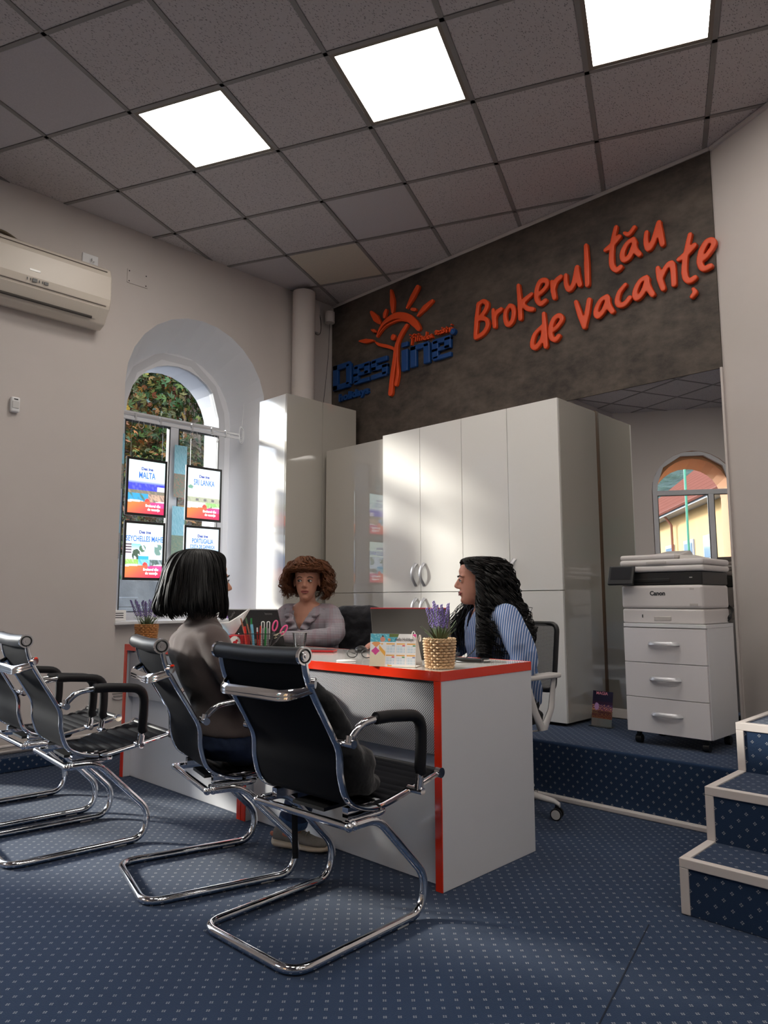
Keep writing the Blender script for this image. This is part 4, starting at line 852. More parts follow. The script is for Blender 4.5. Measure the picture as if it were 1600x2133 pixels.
# ================================================================== WINDOW DISPLAYS
cs = lambda a, b, t: tuple(x + (y - x) * t for x, y in zip(a, b))
def nz(x, y, s=1.0):
    return (math.sin(x * 23.1 * s + 1.3 * math.sin(y * 17 * s)) + math.sin(y * 31.7 * s + 2.1 * math.sin(x * 13.3 * s)) + math.sin((x + y) * 47.3 * s)) / 3
def poster(kind):
    def f(x, y):
        hill = .22 + .03 * math.sin(x * 9) + (.04 if x > .62 else 0) * 0
        if y < .20 + .045 * min(1, max(0, x * 1.3)) - (.02 if x > .6 else 0):
            c = cs((.98, .50, .28), (.86, .16, .36), min(1, max(0, x * .9 + (.1 - y) * 2)))
            return c if not (x > .6 and y > .12) else cs((.78, .25, .5), (.80, .3, .55), x)
        if (x - .53) ** 2 + ((y - .235) * 1.4) ** 2 < .0048: return (.93, .30, .28)
        if y < .235 + .02 * math.sin(x * 8): return (.98, .96, .96)
        if (x - .72) ** 2 * 2 + (y - .2) ** 2 < .004 and nz(x, y, 3) > 0: return (.35, .45, .35)
        n = nz(x, y)
        if kind == 'malta':
            if y < .38: return cs((.25, .62, .85), (.35, .45, .35), max(0, n)) if x < .55 else cs((.80, .68, .58), (.5, .42, .42), abs(n))
            if y < .44: return cs((.45, .45, .40), (.62, .55, .50), abs(n))
            if y < .56: return cs((.25, .28, .80), (.40, .42, .92), abs(n)) if not (x > .8 and y < .52) else (.86, .84, .95)
            if y < .62: return cs((.35, .40, .85), (.85, .90, 1.0), (y - .56) / .06)
            return cs((.86, .95, 1.0), (.82, .98, .96), x * y) if n < .4 else (.93, .98, 1)
        if kind == 'sri':
            if y < .33: return cs((.93, .86, .90), (.86, .78, .84), abs(n)) if x < .55 else cs((.55, .75, .45), (.75, .85, .65), abs(n))
            if y < .42: return cs((.70, .72, .62), (.45, .45, .45), 1 if math.sin(x * 26) > .35 and y > .345 and y < .40 and x > .15 else abs(n) * .3)
            if y < .47: return (.88, .92, .86)
            if (x - .09) ** 2 + ((y - .62) * 2) ** 2 < .006: return (.45, .62, .55)
            return cs((.96, .98, .97), (.90, .97, 1.0), y)
        if kind == 'sey':
            if y < .34: return cs((.55, .75, .35), (.80, .88, .70), abs(n)) if x < .35 else (cs((.60, .80, .88), (.35, .70, .85), abs(n)) if x < .65 else cs((.30, .38, .36), (.66, .70, .76), abs(n)))
            if y < .40 and .35 < x < .62: return (.25, .68, .86)
            if y < .62:
                if x < .16 and y > .42: return (.88, .86, .88) if math.sin(y * 120) > -.2 else (.35, .3, .35)
                if (x - .28) ** 2 + ((y - .42)) ** 2 < .012 and n > -.3: return (.28, .36, .30)
                if (x - .45) ** 2 + ((y - .54) * 1.4) ** 2 < .008 and n > -.4: return (.35, .48, .38)
                if (x - .88) ** 2 + ((y - .53)) ** 2 < .012 and n > -.3: return (.45, .58, .55)
                return cs((.86, .90, .96), (.45, .78, .94), max(0, min(1, (y - .5) * 7)) if x < .4 else .15)
            return cs((.93, .98, .98), (.86, .97, .93), x)
        if y < .5: return cs((.35, .60, .88), (.25, .45, .75), abs(n))
        if y < .62: return cs((.35, .65, .95), (.9, .96, 1), (y - .5) / .12)
        return cs((.93, .97, 1.0), (.86, .95, .99), y)
    return f
m_scrn = colmat('display_print', .3, 1.15); ink_b = mat('display_ink_blue', rgb(60, 110, 190), .5, emit=(rgb(60, 110, 190), .9)); ink_w = mat('display_ink_white', (.9, .9, .9), .5, emit=((1, 1, 1), 1.0)); ink_n = mat('display_ink_navy', rgb(50, 60, 150), .5, emit=(rgb(50, 60, 150), .9))
m_bez = mat('bezel_black', (.008, .008, .009), .35)
def display(kind, yc, zc, titles, lab):
    e = empty('window_display', (-.15, yc, zc), 0, lab, 'display', 'backlit travel posters hanging in the arched window')
    mb = MB(); mb.box(-.012, .0, -.162, .162, -.216, .216); mb.build('housing', mat('housing_white', rgb(230, 232, 236), .3), e, bevel=.003)
    mb = MB()
    for a, b, c, d_ in ((-.161, .161, .196, .215), (-.161, .161, -.215, -.196), (-.161, -.144, -.2, .2), (.144, .161, -.2, .2)): mb.box(.0, .004, a, b, c, d_)
    mb.build('bezel', m_bez, e, bevel=.001)
    F = lambda y, z, d=.002: frame((d, y, z), (0, 1, 0), (0, 0, 1))
    picture('poster', F(0, 0, .0012), .289, .393, 58, 80, poster(kind), m_scrn, e)
    text('poster_logo', 'Des ine', .030, F(0, .135), ink_n, e, .0003, .0012)
    for t, z, s_ in titles: text('poster_title', t, s_, F(0, z), ink_b, e, .0003, .0012, sx=.62)
    text('poster_slogan', 'Brokerul tău\n  de vacanțe', .027, F(.055, -.150), ink_w, e, .0003, .0008, sx=.85)
    return e
display('malta', -1.700, 1.835, [('MALTA', .085, .066)], 'upper left window display headed MALTA, blue sea picture'); display('sri', -1.216, 1.835, [('SRI LANKA', .085, .062)], 'upper right window display headed SRI LANKA, elephants picture')
display('sey', -1.700, 1.365, [('SEYCHELLES MAHE', .085, .056)], 'lower left window display headed SEYCHELLES MAHE, palm garden picture')
display('por', -1.216, 1.365, [('PORTUGALIA', .095, .05), ('COSTA DE CAPARICA', .052, .036)], 'lower right window display headed PORTUGALIA, half hidden by black bob hair')
dr_ = empty('display_rail', (-.15, -1.43, 2.352), 0, 'horizontal aluminium double rail across the arched window holding the displays', 'rail')
for z, x in ((.012, 0), (-.020, .004)):
    mb = MB(); mb.box(-.008 + x, .008 + x, -.50, .525, z - .009, z + .009); mb.build('rail_bar', m_satin if z > 0 else m_wframe, dr_, bevel=.002)
for y in (-.38, -.18, .09, .27, .40):
    mb = MB(); mb.box(-.006, .016, y - .007, y + .007, -.032, .026); mb.build('clamp', m_satin, dr_, bevel=.002)
for y in (-.40, -.15, .09, .33):
    mb = MB(); mb.tube([(-.006, y, -.03), (-.006, y, -.09 - .0)], .0012, 4); mb.tube([(-.006, y, -.06), (-.006, y, -.305)], .0012, 4); mb.build('cable', m_satin, dr_)
for y in (-.33, -.24, .12, .32):
    mb = MB(); mb.tube([(-.0, y + .022 * math.cos(a), -.05 + .03 * math.sin(a)) for a in [2 * pi * k / 14 for k in range(14)]], .002, 5, closed=True); mb.build('cable_coil', m_trim, dr_)
pc = empty('cable_holder', (-.19, -.80, 2.60), 0, 'coiled white cable hanging from a hook in the right window reveal', 'cable'); mb = MB(); mb.tube(catmull([(.0, -.02, .20), (-.005, -.03, 0), (-.0, -.045, -.15)], 4), .003, 5); 
for k in range(4): mb.tube([(.004 * k, -.055 + (.016 + .003 * k) * math.cos(a), -.20 - .01 * k + (.05 + .006 * k) * math.sin(a)) for a in [2 * pi * q / 14 for q in range(14)]], .0026, 5, closed=True)
mb.build('cord', m_pvc, pc); mb = MB(); mb.box(-.012, .012, -.03, -.01, .19, .215); mb.build('hook', m_pvc, pc)
def backposter(yc, zc, pal, lab):
    return tag(picture('outward_poster', frame((-.31, yc, zc), (0, 1, 0), (0, 0, 1)), .11, .42, 20, 42, lambda x, y: cs((.62, .80, .86), (.45, .70, .78), abs(nz(x, y))) if y > .45 else cs((.45, .55, .50), pal, abs(nz(x, y, 2))), colmat('print_matte2', .5)), lab, 'poster', 'posters facing the street behind the displays')
backposter(-1.86, 2.04, (.85, .6, .5), 'pale turquoise poster edge left of the MALTA display'); backposter(-1.335, 2.02, (.75, .5, .45), 'pale turquoise poster edge left of the SRI LANKA display')
backposter(-1.87, 1.52, (.8, .55, .55), 'pale turquoise poster edge left of the SEYCHELLES display'); backposter(-1.34, 1.53, (.6, .6, .5), 'pale turquoise poster edge left of the PORTUGALIA display')
# things on the sill
tg = empty('price_tag_block', (-.10, -1.90, .862), 0, 'small white printed card stand at the left end of the sill', 'card'); mb = MB(); mb.box(-.012, .012, -.05, .05, 0, .075); mb.build('card', m_white, tg, bevel=.002)
for z in (.02, .035, .05): mb = MB(); mb.box(.0125, .0135, -.03, .03, z, z + .006); mb.build('printed_line', ink, tg)
pb = empty('tape_dispenser', (-.10, -.95, .862), 0, 'lilac and white plastic object on the sill behind the black laptop', 'dispenser'); mb = MB(); mb.prism([(-.06, 0), (.06, 0), (.06, .02), (.02, .045), (-.05, .03)], lambda u, v, d: (d, u, v), -.02, .02); mb.build('body', mat('lilac', rgb(150, 120, 190), .4), pb, bevel=.005)
mb = MB(); mb.box(-.012, .012, -.055, -.035, .03, .085); mb.build('top', m_pvc, pb, bevel=.003)
pf = empty('picture_frame', (-.14, -1.02, .862), 0, 'small white picture frame on the sill behind the dark bob hair', 'frame'); mb = MB(); mb.box(-.008, .008, -.07, .03, 0, .11); mb.build('frame', m_pvc, pf, bevel=.002); mb = MB(); mb.box(.0085, .0095, -.06, .02, .012, .098); mb.build('picture', m_white, pf)
# ================================================================== OUTSIDE
m_st = mat('grey_stone', rgb(74, 73, 71), .9, bump=(8, .5, .02), vary=(3, .2)); m_asph = mat('asphalt', rgb(62, 61, 60), .95, vary=(4, .15))
mb = MB(); mb.box(-60, 60, -70, 60, -.40, -.15); g = mb.build('ground', m_asph); tag(g, kind='structure')
rt = empty('retaining_wall', (-7, 2, -.15), 0, 'grey retaining wall seen through the lower part of the arched window', 'wall'); mb = MB(); mb.box(-.3, .3, -9, 12, 0, 1.9); mb.build('body', m_st, rt, bevel=.02)
mb = MB(); mb.box(.28, .50, .55, 5.0, .0, 1.22); mb.build('pale_block', mat('pale_stone', rgb(120, 118, 114), .9, vary=(9, .12)), rt, bevel=.02)
stp = empty('stone_steps', (-6.2, 1.6, -.15), 0, 'grey stone steps outside, low behind the left window pane', 'steps')
for k in range(8): mb = MB(); mb.box(-.4, .8, -3.0, .9 - .22 * k, .15 * k, .15 * k + .15); mb.build('stone_step', m_st, stp, bevel=.012)
m_leaf = mat('tree_leaves', (.1, .2, .05), .7, spec=.2); t = NT(m_leaf); oi = t.new('ShaderNodeVertexColor', layer_name='Col'); t.l.new(oi.outputs[0], bsdf(m_leaf).inputs['Base Color'])
try:
    bsdf(m_leaf).inputs['Subsurface Weight'].default_value = 0.0
except Exception: pass
m_bark = mat('bark', rgb(84, 70, 58), .95, bump=(12, .8, .03))
def tree(name, c, r, h, n, lab, lsize=.16, autumn=.35, seed=3, group=None):
    rnd = random.Random(seed); e = empty(name, (c[0], c[1], -.15), 0, lab, 'tree', group)
    mb = MB(); mb.tube([(0, 0, 0), (.1, .05, h * .45), (0, 0, h * .8)], [.30, .22, .10], 10)
    for k in range(10):
        a = k * 2.4; z = h * (.3 + .05 * k); mb.tube(catmull([(0, 0, z), (math.cos(a) * r * .4, math.sin(a) * r * .4, z + .6), (math.cos(a) * r * .8, math.sin(a) * r * .8, z + 1.0)], 3), [.09 - .01 * i for i in range(7)], 6)
    mb.build('trunk', m_bark, e)
    # clusters of five-fingered leaves
    clus = []
    for _ in range(60):
        a = rnd.uniform(0, 2 * pi); q = rnd.uniform(0, 1) ** .5; zz = rnd.uniform(0, 1)
        rr = r * q * math.sqrt(max(.05, 1 - (2 * zz - 1) ** 2 * .75)); clus.append((math.cos(a) * rr, math.sin(a) * rr, h * .22 + zz * h * .86, rnd.uniform(.5, 1.15), rnd.random()))
    vs = []; fs = []; cols = []
    for _ in range(n):
        cx, cy, cz, cr_, au = rnd.choice(clus); v = Vector((rnd.gauss(0, 1), rnd.gauss(0, 1), rnd.gauss(0, 1))).normalized() * cr_ * rnd.uniform(.6, 1.05)
        p = Vector((cx, cy, cz)) + v; out = (v + Vector((rnd.uniform(-.6, .6), rnd.uniform(-.6, .6), rnd.uniform(0, .8)))).normalized()
        t1 = out.orthogonal().normalized(); t1 = Matrix.Rotation(rnd.uniform(0, 2 * pi), 3, out) @ t1; t2 = out.cross(t1)
        s_ = lsize * rnd.uniform(.7, 1.3)
        if au < autumn: c_ = rnd.choice(((.36, .16, .04), (.26, .10, .03), (.44, .24, .06), (.10, .12, .03)))
        else: c_ = rnd.choice(((.05, .10, .025), (.08, .14, .035), (.035, .07, .02), (.12, .13, .03), (.22, .13, .03)))
        c_ = tuple(q * rnd.uniform(.35, .75) for q in c_)
        for k in (-1, 0, 1):
            a = k * .75; d1 = t1 * math.cos(a) + t2 * math.sin(a); d2 = out.cross(d1); b = len(vs)
            vs += [p, p + d1 * s_ * .55 + d2 * s_ * .2, p + d1 * s_ - out * s_ * .15, p + d1 * s_ * .55 - d2 * s_ * .2]; fs.append((b, b + 1, b + 2, b + 3)); cols += [c_[0], c_[1], c_[2], 1] * 4
    me = bpy.data.meshes.new('foliage'); me.from_pydata(vs, [], fs); ca = me.color_attributes.new('Col', 'FLOAT_COLOR', 'CORNER'); ca.data.foreach_set('color', cols); me.materials.append(m_leaf)
    o = link('foliage', me, e); o['kind'] = 'stuff'; return e
tree('chestnut_tree', (-9.3, 4.0), 3.4, 8.8, 50000, 'large chestnut tree with autumn leaves, filling the arched window', .10, .30, 3)
tree('chestnut_tree', (-8.2, 1.2), 1.7, 5.2, 14000, 'nearer chestnut boughs with orange leaves at the left window pane', .09, .6, 8)
tree('chestnut_tree', (-15.5, 8.2), 4.8, 10.5, 34000, 'darker tree standing behind the chestnut outside the window', .13, .2, 11)
# yellow house across the street (seen in the mirror)
m_yel = mat('yellow_render', rgb(196, 156, 100), .9, vary=(2, .05)); m_rf = mat('terracotta_tiles', rgb(96, 58, 48), 1.0, spec=0); m_shut = mat('house_window_white', rgb(160, 162, 168), .5); m_hg = mat('house_glass', rgb(120, 140, 160), .1, coat=.6)
hd = Vector((3.56, 4.79, 0)).normalized(); hn = Vector((hd.y, -hd.x, 0)); hs = empty('yellow_house', (-3.2, -16.1, -.15), 0, 'yellow house with a red tiled roof and small windows, seen in the mirror', 'house')
hf = lambda u, d, z: hd * u - hn * d + Vector((0, 0, z))
if hn.dot(Vector((0, 1, 0))) > 0: hf = lambda u, d, z: hd * u - hn * d + Vector((0, 0, z))
toroom = 1 if hn.dot(Vector((4.8, -4.2, 0)) - Vector((-3.2, -16.1, 0))) > 0 else -1
hf = lambda u, d, z: hd * u - hn * toroom * d + Vector((0, 0, z))
def hb(name, u0, u1, d0, d1, z0, z1, m, par=None, bev=0):
    mb = MB(); vs = [hf(u, d_, z) for z in (z0, z1) for d_ in (d0, d1) for u in (u0, u1)]; mb.add(vs, [(0, 2, 3, 1), (4, 5, 7, 6), (0, 1, 5, 4), (2, 6, 7, 3), (0, 4, 6, 2), (1, 3, 7, 5)]); return mb.build(name, m, par or hs, bevel=bev)
hb('wall', -9, 9, 0, 6, 0, 3.65, m_yel); hb('eave', -9.3, 9.3, -.35, .0, 3.55, 3.7, m_shut)
for i in range(14):
    a0, b0_ = -.4 + i * .34, 3.66 + i * .27; mb = MB(); vs = [hf(u, d_, z) for (d_, z) in ((a0, b0_), (a0 + .36, b0_ + .28), (a0 + .36, b0_ + .24), (a0, b0_ - .06)) for u in (-9.3, 9.3)]
    mb.add(vs, [(0, 1, 3, 2), (2, 3, 5, 4), (4, 5, 7, 6), (6, 7, 1, 0), (0, 2, 4, 6), (1, 7, 5, 3)]); mb.build('tile_course', m_rf, hs)
for u in (-7.5, -5.4, -3.4, -1.6, .4, 2.2, 4.2, 6.4):
    fr = hb('window', u - .45, u + .45, -.04, .02, 1.05, 2.75, m_shut); hb('pane', u - .36, u - .03, -.055, -.045, 1.15, 2.1, m_hg, fr); hb('pane', u + .03, u + .36, -.055, -.045, 1.15, 2.1, m_hg, fr); hb('pane', u - .36, u + .36, -.055, -.045, 2.18, 2.66, m_hg, fr)
mb = MB(); mb.tube([hf(-1.0, -.3, 3.6), hf(-1.0, -.1, 3.3), hf(-1.0, -.08, 0)], .035, 8); mb.build('downpipe', mat('copper_brown', rgb(140, 84, 62), .5), hs)
mb = MB(); mb.tube([(0, 0, 0), (0, 0, 7.0)], .026, 8); tag(mb.build('street_pole', mat('green_paint', rgb(60, 130, 100), .5)), 'slender green street pole seen in the mirror before the yellow house', 'pole').location = (-1.6, -12.2, -.15)
hl = MB(); rnd = random.Random(2)
vs = []; fs = []; NX = 60; NY = 14
for j in range(NY + 1):
    for i in range(NX + 1):
        a = pi * .7 + (pi * 1.4) * i / NX; rr = 34 + j * 2.6; vs.append((rr * math.cos(a) + 3, rr * math.sin(a), -.2 + j * 1.9 * (.22 if 3.2 < a < 4.0 else 1) + rnd.uniform(-.7, .7) * (j > 0)))
for j in range(NY):
    for i in range(NX): fs.append((j * (NX + 1) + i, j * (NX + 1) + i + 1, (j + 1) * (NX + 1) + i + 1, (j + 1) * (NX + 1) + i))
hl.add(vs, fs, 0, True); o = hl.build('wooded_hill', mat('forest_green', rgb(34, 46, 32), .95, bump=(1.2, 1, .5), vary=(.8, .5))); tag(o, 'dark wooded hillside behind the yellow house in the mirror', 'hill')
# white banner with round pictures on the shop front
bn = empty('window_banner', fpt(9.2, .07, 1.62), FW, 'white banner with round pictures on the shop front behind the camera', 'banner')
mb = MB(); mb.box(-1.9, 1.9, -.002, .002, -.20, .22); mb.build('sheet', m_white, bn)
for k in range(6):
    mb = MB(); mb.tube([(-1.5 + .6 * k, .003, .05), (-1.5 + .6 * k, .006, .05)], .09, 16); mb.build('round_picture', mat('sepia', rgb(130, 100, 90), .6), bn)
# ================================================================== THINGS ON THE DESK
def basket_plant(loc, r0, r1, h, n_st, fh, seed, lab, rz=0, spread=1.0):
    rnd = random.Random(seed); e = empty('lavender_basket', loc, rz, lab, 'potted plant')
    m_wick = mat('pale_wicker' if seed == 1 else 'brown_wicker', rgb(214, 180, 140) if seed == 1 else rgb(176, 120, 66), .6, vary=(60, .2))
    NS = 16; rows = 10; rad = lambda z: r0 + (r1 - r0) * z / h
    mb = MB()
    for i in range(NS):
        a = 2 * pi * i / NS; mb.tube([(rad(z) * math.cos(a), rad(z) * math.sin(a), z) for z in (0.001, h * .5, h)], .0013, 5)
    mb.build('stake', m_wick, e)['kind'] = 'stuff'
    mb = MB()
    for j in range(rows):
        z = h * (j + .7) / (rows + .6); P = []
        for k in range(NS * 2):
            a = pi * k / NS; off = .0045 * math.cos(a * NS + (pi if j % 2 else 0)); P.append(((rad(z) + off) * math.cos(a), (rad(z) + off) * math.sin(a), z))
        mb.tube(catmull(P, 2, True), h / rows * .44, 6, closed=True, flat=1.0)
    mb.build('weave', m_wick, e)
    for zz in (h, .004):
        mb = MB()
        for ph in (0, pi):
            mb.tube([((rad(zz) + .002 + .002 * math.cos(a * 14 + ph)) * math.cos(a), (rad(zz) + .002 + .002 * math.cos(a * 14 + ph)) * math.sin(a), zz + .0022 * math.sin(a * 14 + ph)) for a in [2 * pi * k / 84 for k in range(84)]], .0024, 5, closed=True)
        mb.build('rim', m_wick, e)
    mb = MB(); mb.tube([(0, 0, .003), (0, 0, h * .86)], r0 * .92, 20); mb.build('inner_pot', mat('dark_soil', (.02, .014, .01), .9), e)
    m_lf = mat('sage_leaf', rgb(112, 128, 96), .7); m_fl = mat('lavender_flower', rgb(124, 104, 168), .8); m_stm = mat('green_stem', rgb(96, 116, 74), .7)
    for i in range(n_st):
        a = i * 2.39996 + seed; q = math.sqrt((i + .6) / n_st) * 1.15; tip = Vector((math.cos(a) * r1 * .78 * q * spread, math.sin(a) * r1 * .78 * q * spread, h + fh * rnd.uniform(.78, 1.0)))
        base = Vector((tip.x * .35, tip.y * .35, h * .85)); mid = base.lerp(tip, .5) + Vector((rnd.uniform(-.004, .004), rnd.uniform(-.004, .004), 0))
        pth = catmull([base, mid, tip], 5); mb = MB(); mb.tube(pth, .0011, 4); st = mb.build('stem', m_stm, e)
        mb = MB(); L0 = base.lerp(tip, .42); nf = 46
        for k in range(nf):
            t = .42 + .58 * k / nf; p = pth[min(int(t * (len(pth) - 1)), len(pth) - 1)].lerp(pth[min(int(t * (len(pth) - 1)) + 1, len(pth) - 1)], (t * (len(pth) - 1)) % 1)
            b = k * 2.4; rr = .0085 * (1 - .6 * (t - .42) / .58) * rnd.uniform(.8, 1.2); v = Vector((math.cos(b), math.sin(b), .35)) * rr
            mb.ell(p + v, .0021, .0021, .0030, 5, 4)
        o = mb.build('flower_spike', m_fl, e)
    for i in range(34):
        a = rnd.uniform(0, 2 * pi); L = rnd.uniform(.05, .10); ou = rnd.uniform(.15, .85)
        b = Vector((math.cos(a) * r0 * .3, math.sin(a) * r0 * .3, h * .86)); d = Vector((math.cos(a) * ou, math.sin(a) * ou, 1)).normalized(); sd = d.cross(Vector((0, 0, 1))).normalized()
        mb = MB(); vs = []
        for k in range(6):
            t = k / 5; c = b + d * L * t + Vector((math.cos(a), math.sin(a), -.6)) * (.012 * t * t); w = .0042 * math.sin(pi * (.15 + .85 * t)) + .0004
            vs += [c - sd * w, c + Vector((0, 0, .0012)), c + sd * w]
        mb.add(vs, [(3 * k + q, 3 * k + q + 1, 3 * k + q + 4, 3 * k + q + 3) for k in range(5) for q in (0, 1)], 0, True); mb.build('leaf', m_lf, e)
    return e
basket_plant((3.015, -2.135, ZD + .001), .048, .057, .108, 11, .142, 1, 'lavender in a pale wicker basket at the near corner of the desk')
basket_plant((.735, -2.125, ZD + .001), .052, .064, .110, 20, .150, 2, 'lavender in a brown wicker basket at the far left desk end', 0, 2.0)
# desk calendar
def cal_paint(x, y):
    if y > .755 and x < .56 + (y - .755) * .3:
        if (x - .27) ** 2 * 2 + (y - .83) ** 2 < .006: return (.88, .60, .52)
        if (x - .27) ** 2 * 3 + (y - .92) ** 2 < .0012: return (.16, .12, .14)
        if x > .42 and y > .90: return (.42, .48, .26)
        return cs((.30, .70, .80), (.62, .86, .90), abs(nz(x * 1.4, y * 1.4)))
    if x > .93 and y > .9 + (.99 - x): return (.90, .30, .60)
    d_ = abs(x - .12) + abs(y - .47) * .75
    if d_ < .095: return (.90, .32, .62)
    if abs(x - .13) + abs(y - .70) * .8 < .10 and y < .755: return (.96, .66, .42)
    if abs(x - .26) + abs(y - .69) < .03: return (.98, .74, .34)
    if .20 < x < .345 and abs((y - .50) + (x - .26) * 1.5) < .07: return (.98, .72, .30)
    for r in range(2):
        for c in range(3):
            x0 = .355 + c * .225; y0 = .68 - r * .35
            if x0 < x < x0 + .185 and y0 < y < y0 + .028: return (.96, .70, .32)
            if x0 + .13 < x < x0 + .185 and y0 - .052 < y < y0 - .012: return ((.55, .55, .7), (.9, .35, .4), (.35, .62, .42))[(c + r) % 3] if c or r else (.7, .74, .8)
            if x0 < x < x0 + .185 and y0 - .25 < y < y0 - .06:
                if int((x - x0) / .0142) % 2 == 0 and int((y0 - y) / .022) % 2 == 0: return (.62, .80, .88)
                return (.95, .97, .99)
    if .40 < x < .415 and .03 < y < .12: return (.97, .72, .32)
    if .40 < x < .49 and .015 < y < .045: return (.97, .72, .32)
    if x < .34 and y < .44 + x * .2: return (.98, .92, .80)
    if y < .035: return (.98, .95, .9)
    return (.97, .96, .96)
ca_ = math.atan2(-2.186 + 2.262, 2.932 - 2.762)
cal = empty('desk_calendar', (2.842, -2.205, ZD + .001), ca_, 'tent-shaped desk calendar reading Hello Holidays standing left of the wicker basket', 'calendar')
hw_ = .094; hh = .124; dd_ = .075
mb = MB()
mb.add([(-hw_, -.018, 0), (hw_, -.018, 0), (hw_, -.002, hh), (-hw_, -.002, hh), (-hw_, -.0165, 0), (hw_, -.0165, 0), (hw_, -.0005, hh), (-hw_, -.0005, hh)], [(0, 1, 2, 3), (7, 6, 5, 4), (0, 4, 5, 1), (1, 5, 6, 2), (2, 6, 7, 3), (3, 7, 4, 0)])
mb.add([(-hw_, dd_, 0), (hw_, dd_, 0), (hw_, 0, hh), (-hw_, 0, hh), (-hw_, dd_ - .002, 0), (hw_, dd_ - .002, 0), (hw_, -.002, hh), (-hw_, -.002, hh)], [(0, 3, 2, 1), (4, 5, 6, 7), (0, 1, 5, 4), (1, 2, 6, 5), (2, 3, 7, 6), (3, 0, 4, 7)])
mb.add([(-hw_, -.017, .0005), (hw_, -.017, .0005), (hw_, dd_, .0005), (-hw_, dd_, .0005), (-hw_, -.017, .002), (hw_, -.017, .002), (hw_, dd_, .002), (-hw_, dd_, .002)], [(0, 3, 2, 1), (4, 5, 6, 7), (0, 1, 5, 4), (1, 2, 6, 5), (2, 3, 7, 6), (3, 0, 4, 7)])
mb.build('card_stand', m_white, cal)
CF = frame((0, -.0108, hh / 2), (1, 0, 0), (0, .016, hh))
picture('calendar_print', CF, hw_ * 2 - .002, .1245, 120, 80, cal_paint, colmat('print_matte3', .5), cal)
text('calendar_heading', 'Hello Holidays', .0175, CF @ Matrix.Translation((.045, .041, .0004)), ink, cal, .0001, .0001, sx=.72)
mb = MB(); mb.tube([(.021 * math.cos(a) * 0 + -.016 + .0 * a, .0, 0) for a in (0,)] * 2, .001, 4) if False else None
sn = MB(); sn.prism([(-.015 + .0058 * math.cos(2 * pi * k / 14), .0395 + .0058 * math.sin(2 * pi * k / 14)) for k in range(14)], lambda u, v, d: CF @ Vector((u, v, d)), .0002, .0008); sn.build('printed_sun', mat('sun_orange', rgb(240, 150, 90), .5), cal)
mb = MB(); mb.tube([(hw_ - .012, .018 * math.cos(a) - .001, hh - .002 + .012 * math.sin(a)) for a in [2 * pi * k / 16 for k in range(16)]], .0022, 5, closed=True); mb.tube([(hw_ + .010, .010 + .012 * math.cos(a), hh - .016 + .012 * math.sin(a)) for a in [2 * pi * k / 16 for k in range(16)]], .0022, 5, closed=True); mb.build('binding_ring', m_white, cal)
# laptops
def laptop(hinge_l, hinge_r, top_l, name_lab, m_lid, stripe=None, logos=None, depth=.225):
    hl_ = Vector(hinge_l); hr = Vector(hinge_r); tl = Vector(top_l); ex = (hr - hl_).normalized(); w = (hr - hl_).length; up = (tl - hl_); h = up.length; up.normalize()
    nb = ex.cross(up); back = nb if nb.dot(Vector((4.8, -4.3, 1)) - hl_) > 0 else -nb      # towards the camera side
    e = empty('laptop', (hl_ + hr) / 2, 0, name_lab, 'laptop'); o = Vector(e.location)
    def slab(o3, a, b, c, m, nme, bev=.003):
        mb = MB(); vs = [o3 - o + a * i + b * j + c * k for k in (0, 1) for j in (0, 1) for i in (0, 1)]
        mb.add(vs, [(0, 2, 3, 1), (4, 5, 7, 6), (0, 1, 5, 4), (2, 6, 7, 3), (0, 4, 6, 2), (1, 3, 7, 5)]); return mb.build(nme, m, e, bevel=bev)
    slab(hl_, ex * w, up * h, back * .007, m_lid, 'lid'); slab(hl_ + ex * .012 + up * .015 - back * .0012, ex * (w - .024), up * (h - .035), back * .001, m_scr, 'screen', .0)
    user = Vector((-back.x, -back.y, 0)).normalized()
    slab(hl_ - Vector((0, 0, .014)), ex * w, user * depth, Vector((0, 0, .015)), m_lid, 'base'); slab(hl_ + ex * .02 + user * .03 + Vector((0, 0, .0015)), ex * (w - .04), user * .10, Vector((0, 0, .0015)), m_black, 'keyboard', .0005)
    if stripe: slab(tl - up * .004 + back * .0005, ex * w, up * .0045, back * .0075, stripe, 'top_edge', .001)
    if logos:
        for (body, fx, fy, sz, rot) in logos:
            M_ = frame(hl_ - o + ex * w * fx + up * h * fy + back * .0073, ex, up) if ex.cross(up).dot(back) > 0 else frame(hl_ - o + ex * w * fx + up * h * fy + back * .0073, -ex, up)
            text('lid_lettering', body, sz, M_ @ Matrix.Rotation(rot, 4, 'Z'), mat('badge_grey', rgb(120, 118, 116), .4), e, .0003, .0002)
    return e
m_lid1 = mat('laptop_black', (.014, .013, .013), .5); m_lid2 = mat('laptop_graphite', rgb(84, 82, 80), .35, .5)
laptop((1.325, -1.90, .766), (1.655, -1.80, .766), (1.349, -1.975, .958), 'matte black laptop with its lid towards us, beside the curly-haired woman', m_lid1, mat('pale_lid_edge', rgb(190, 188, 186), .4), [('lenovo', .82, .88, .018, 0), ('ThinkPad', .10, .83, .016, .75)])
laptop((2.515, -1.985, .766), (2.815, -1.812, .766), (2.545, -2.035, .972), 'graphite laptop with a thin red top edge, behind the desk calendar', m_lid2, mat('red_lid_edge', rgb(150, 30, 40), .4))
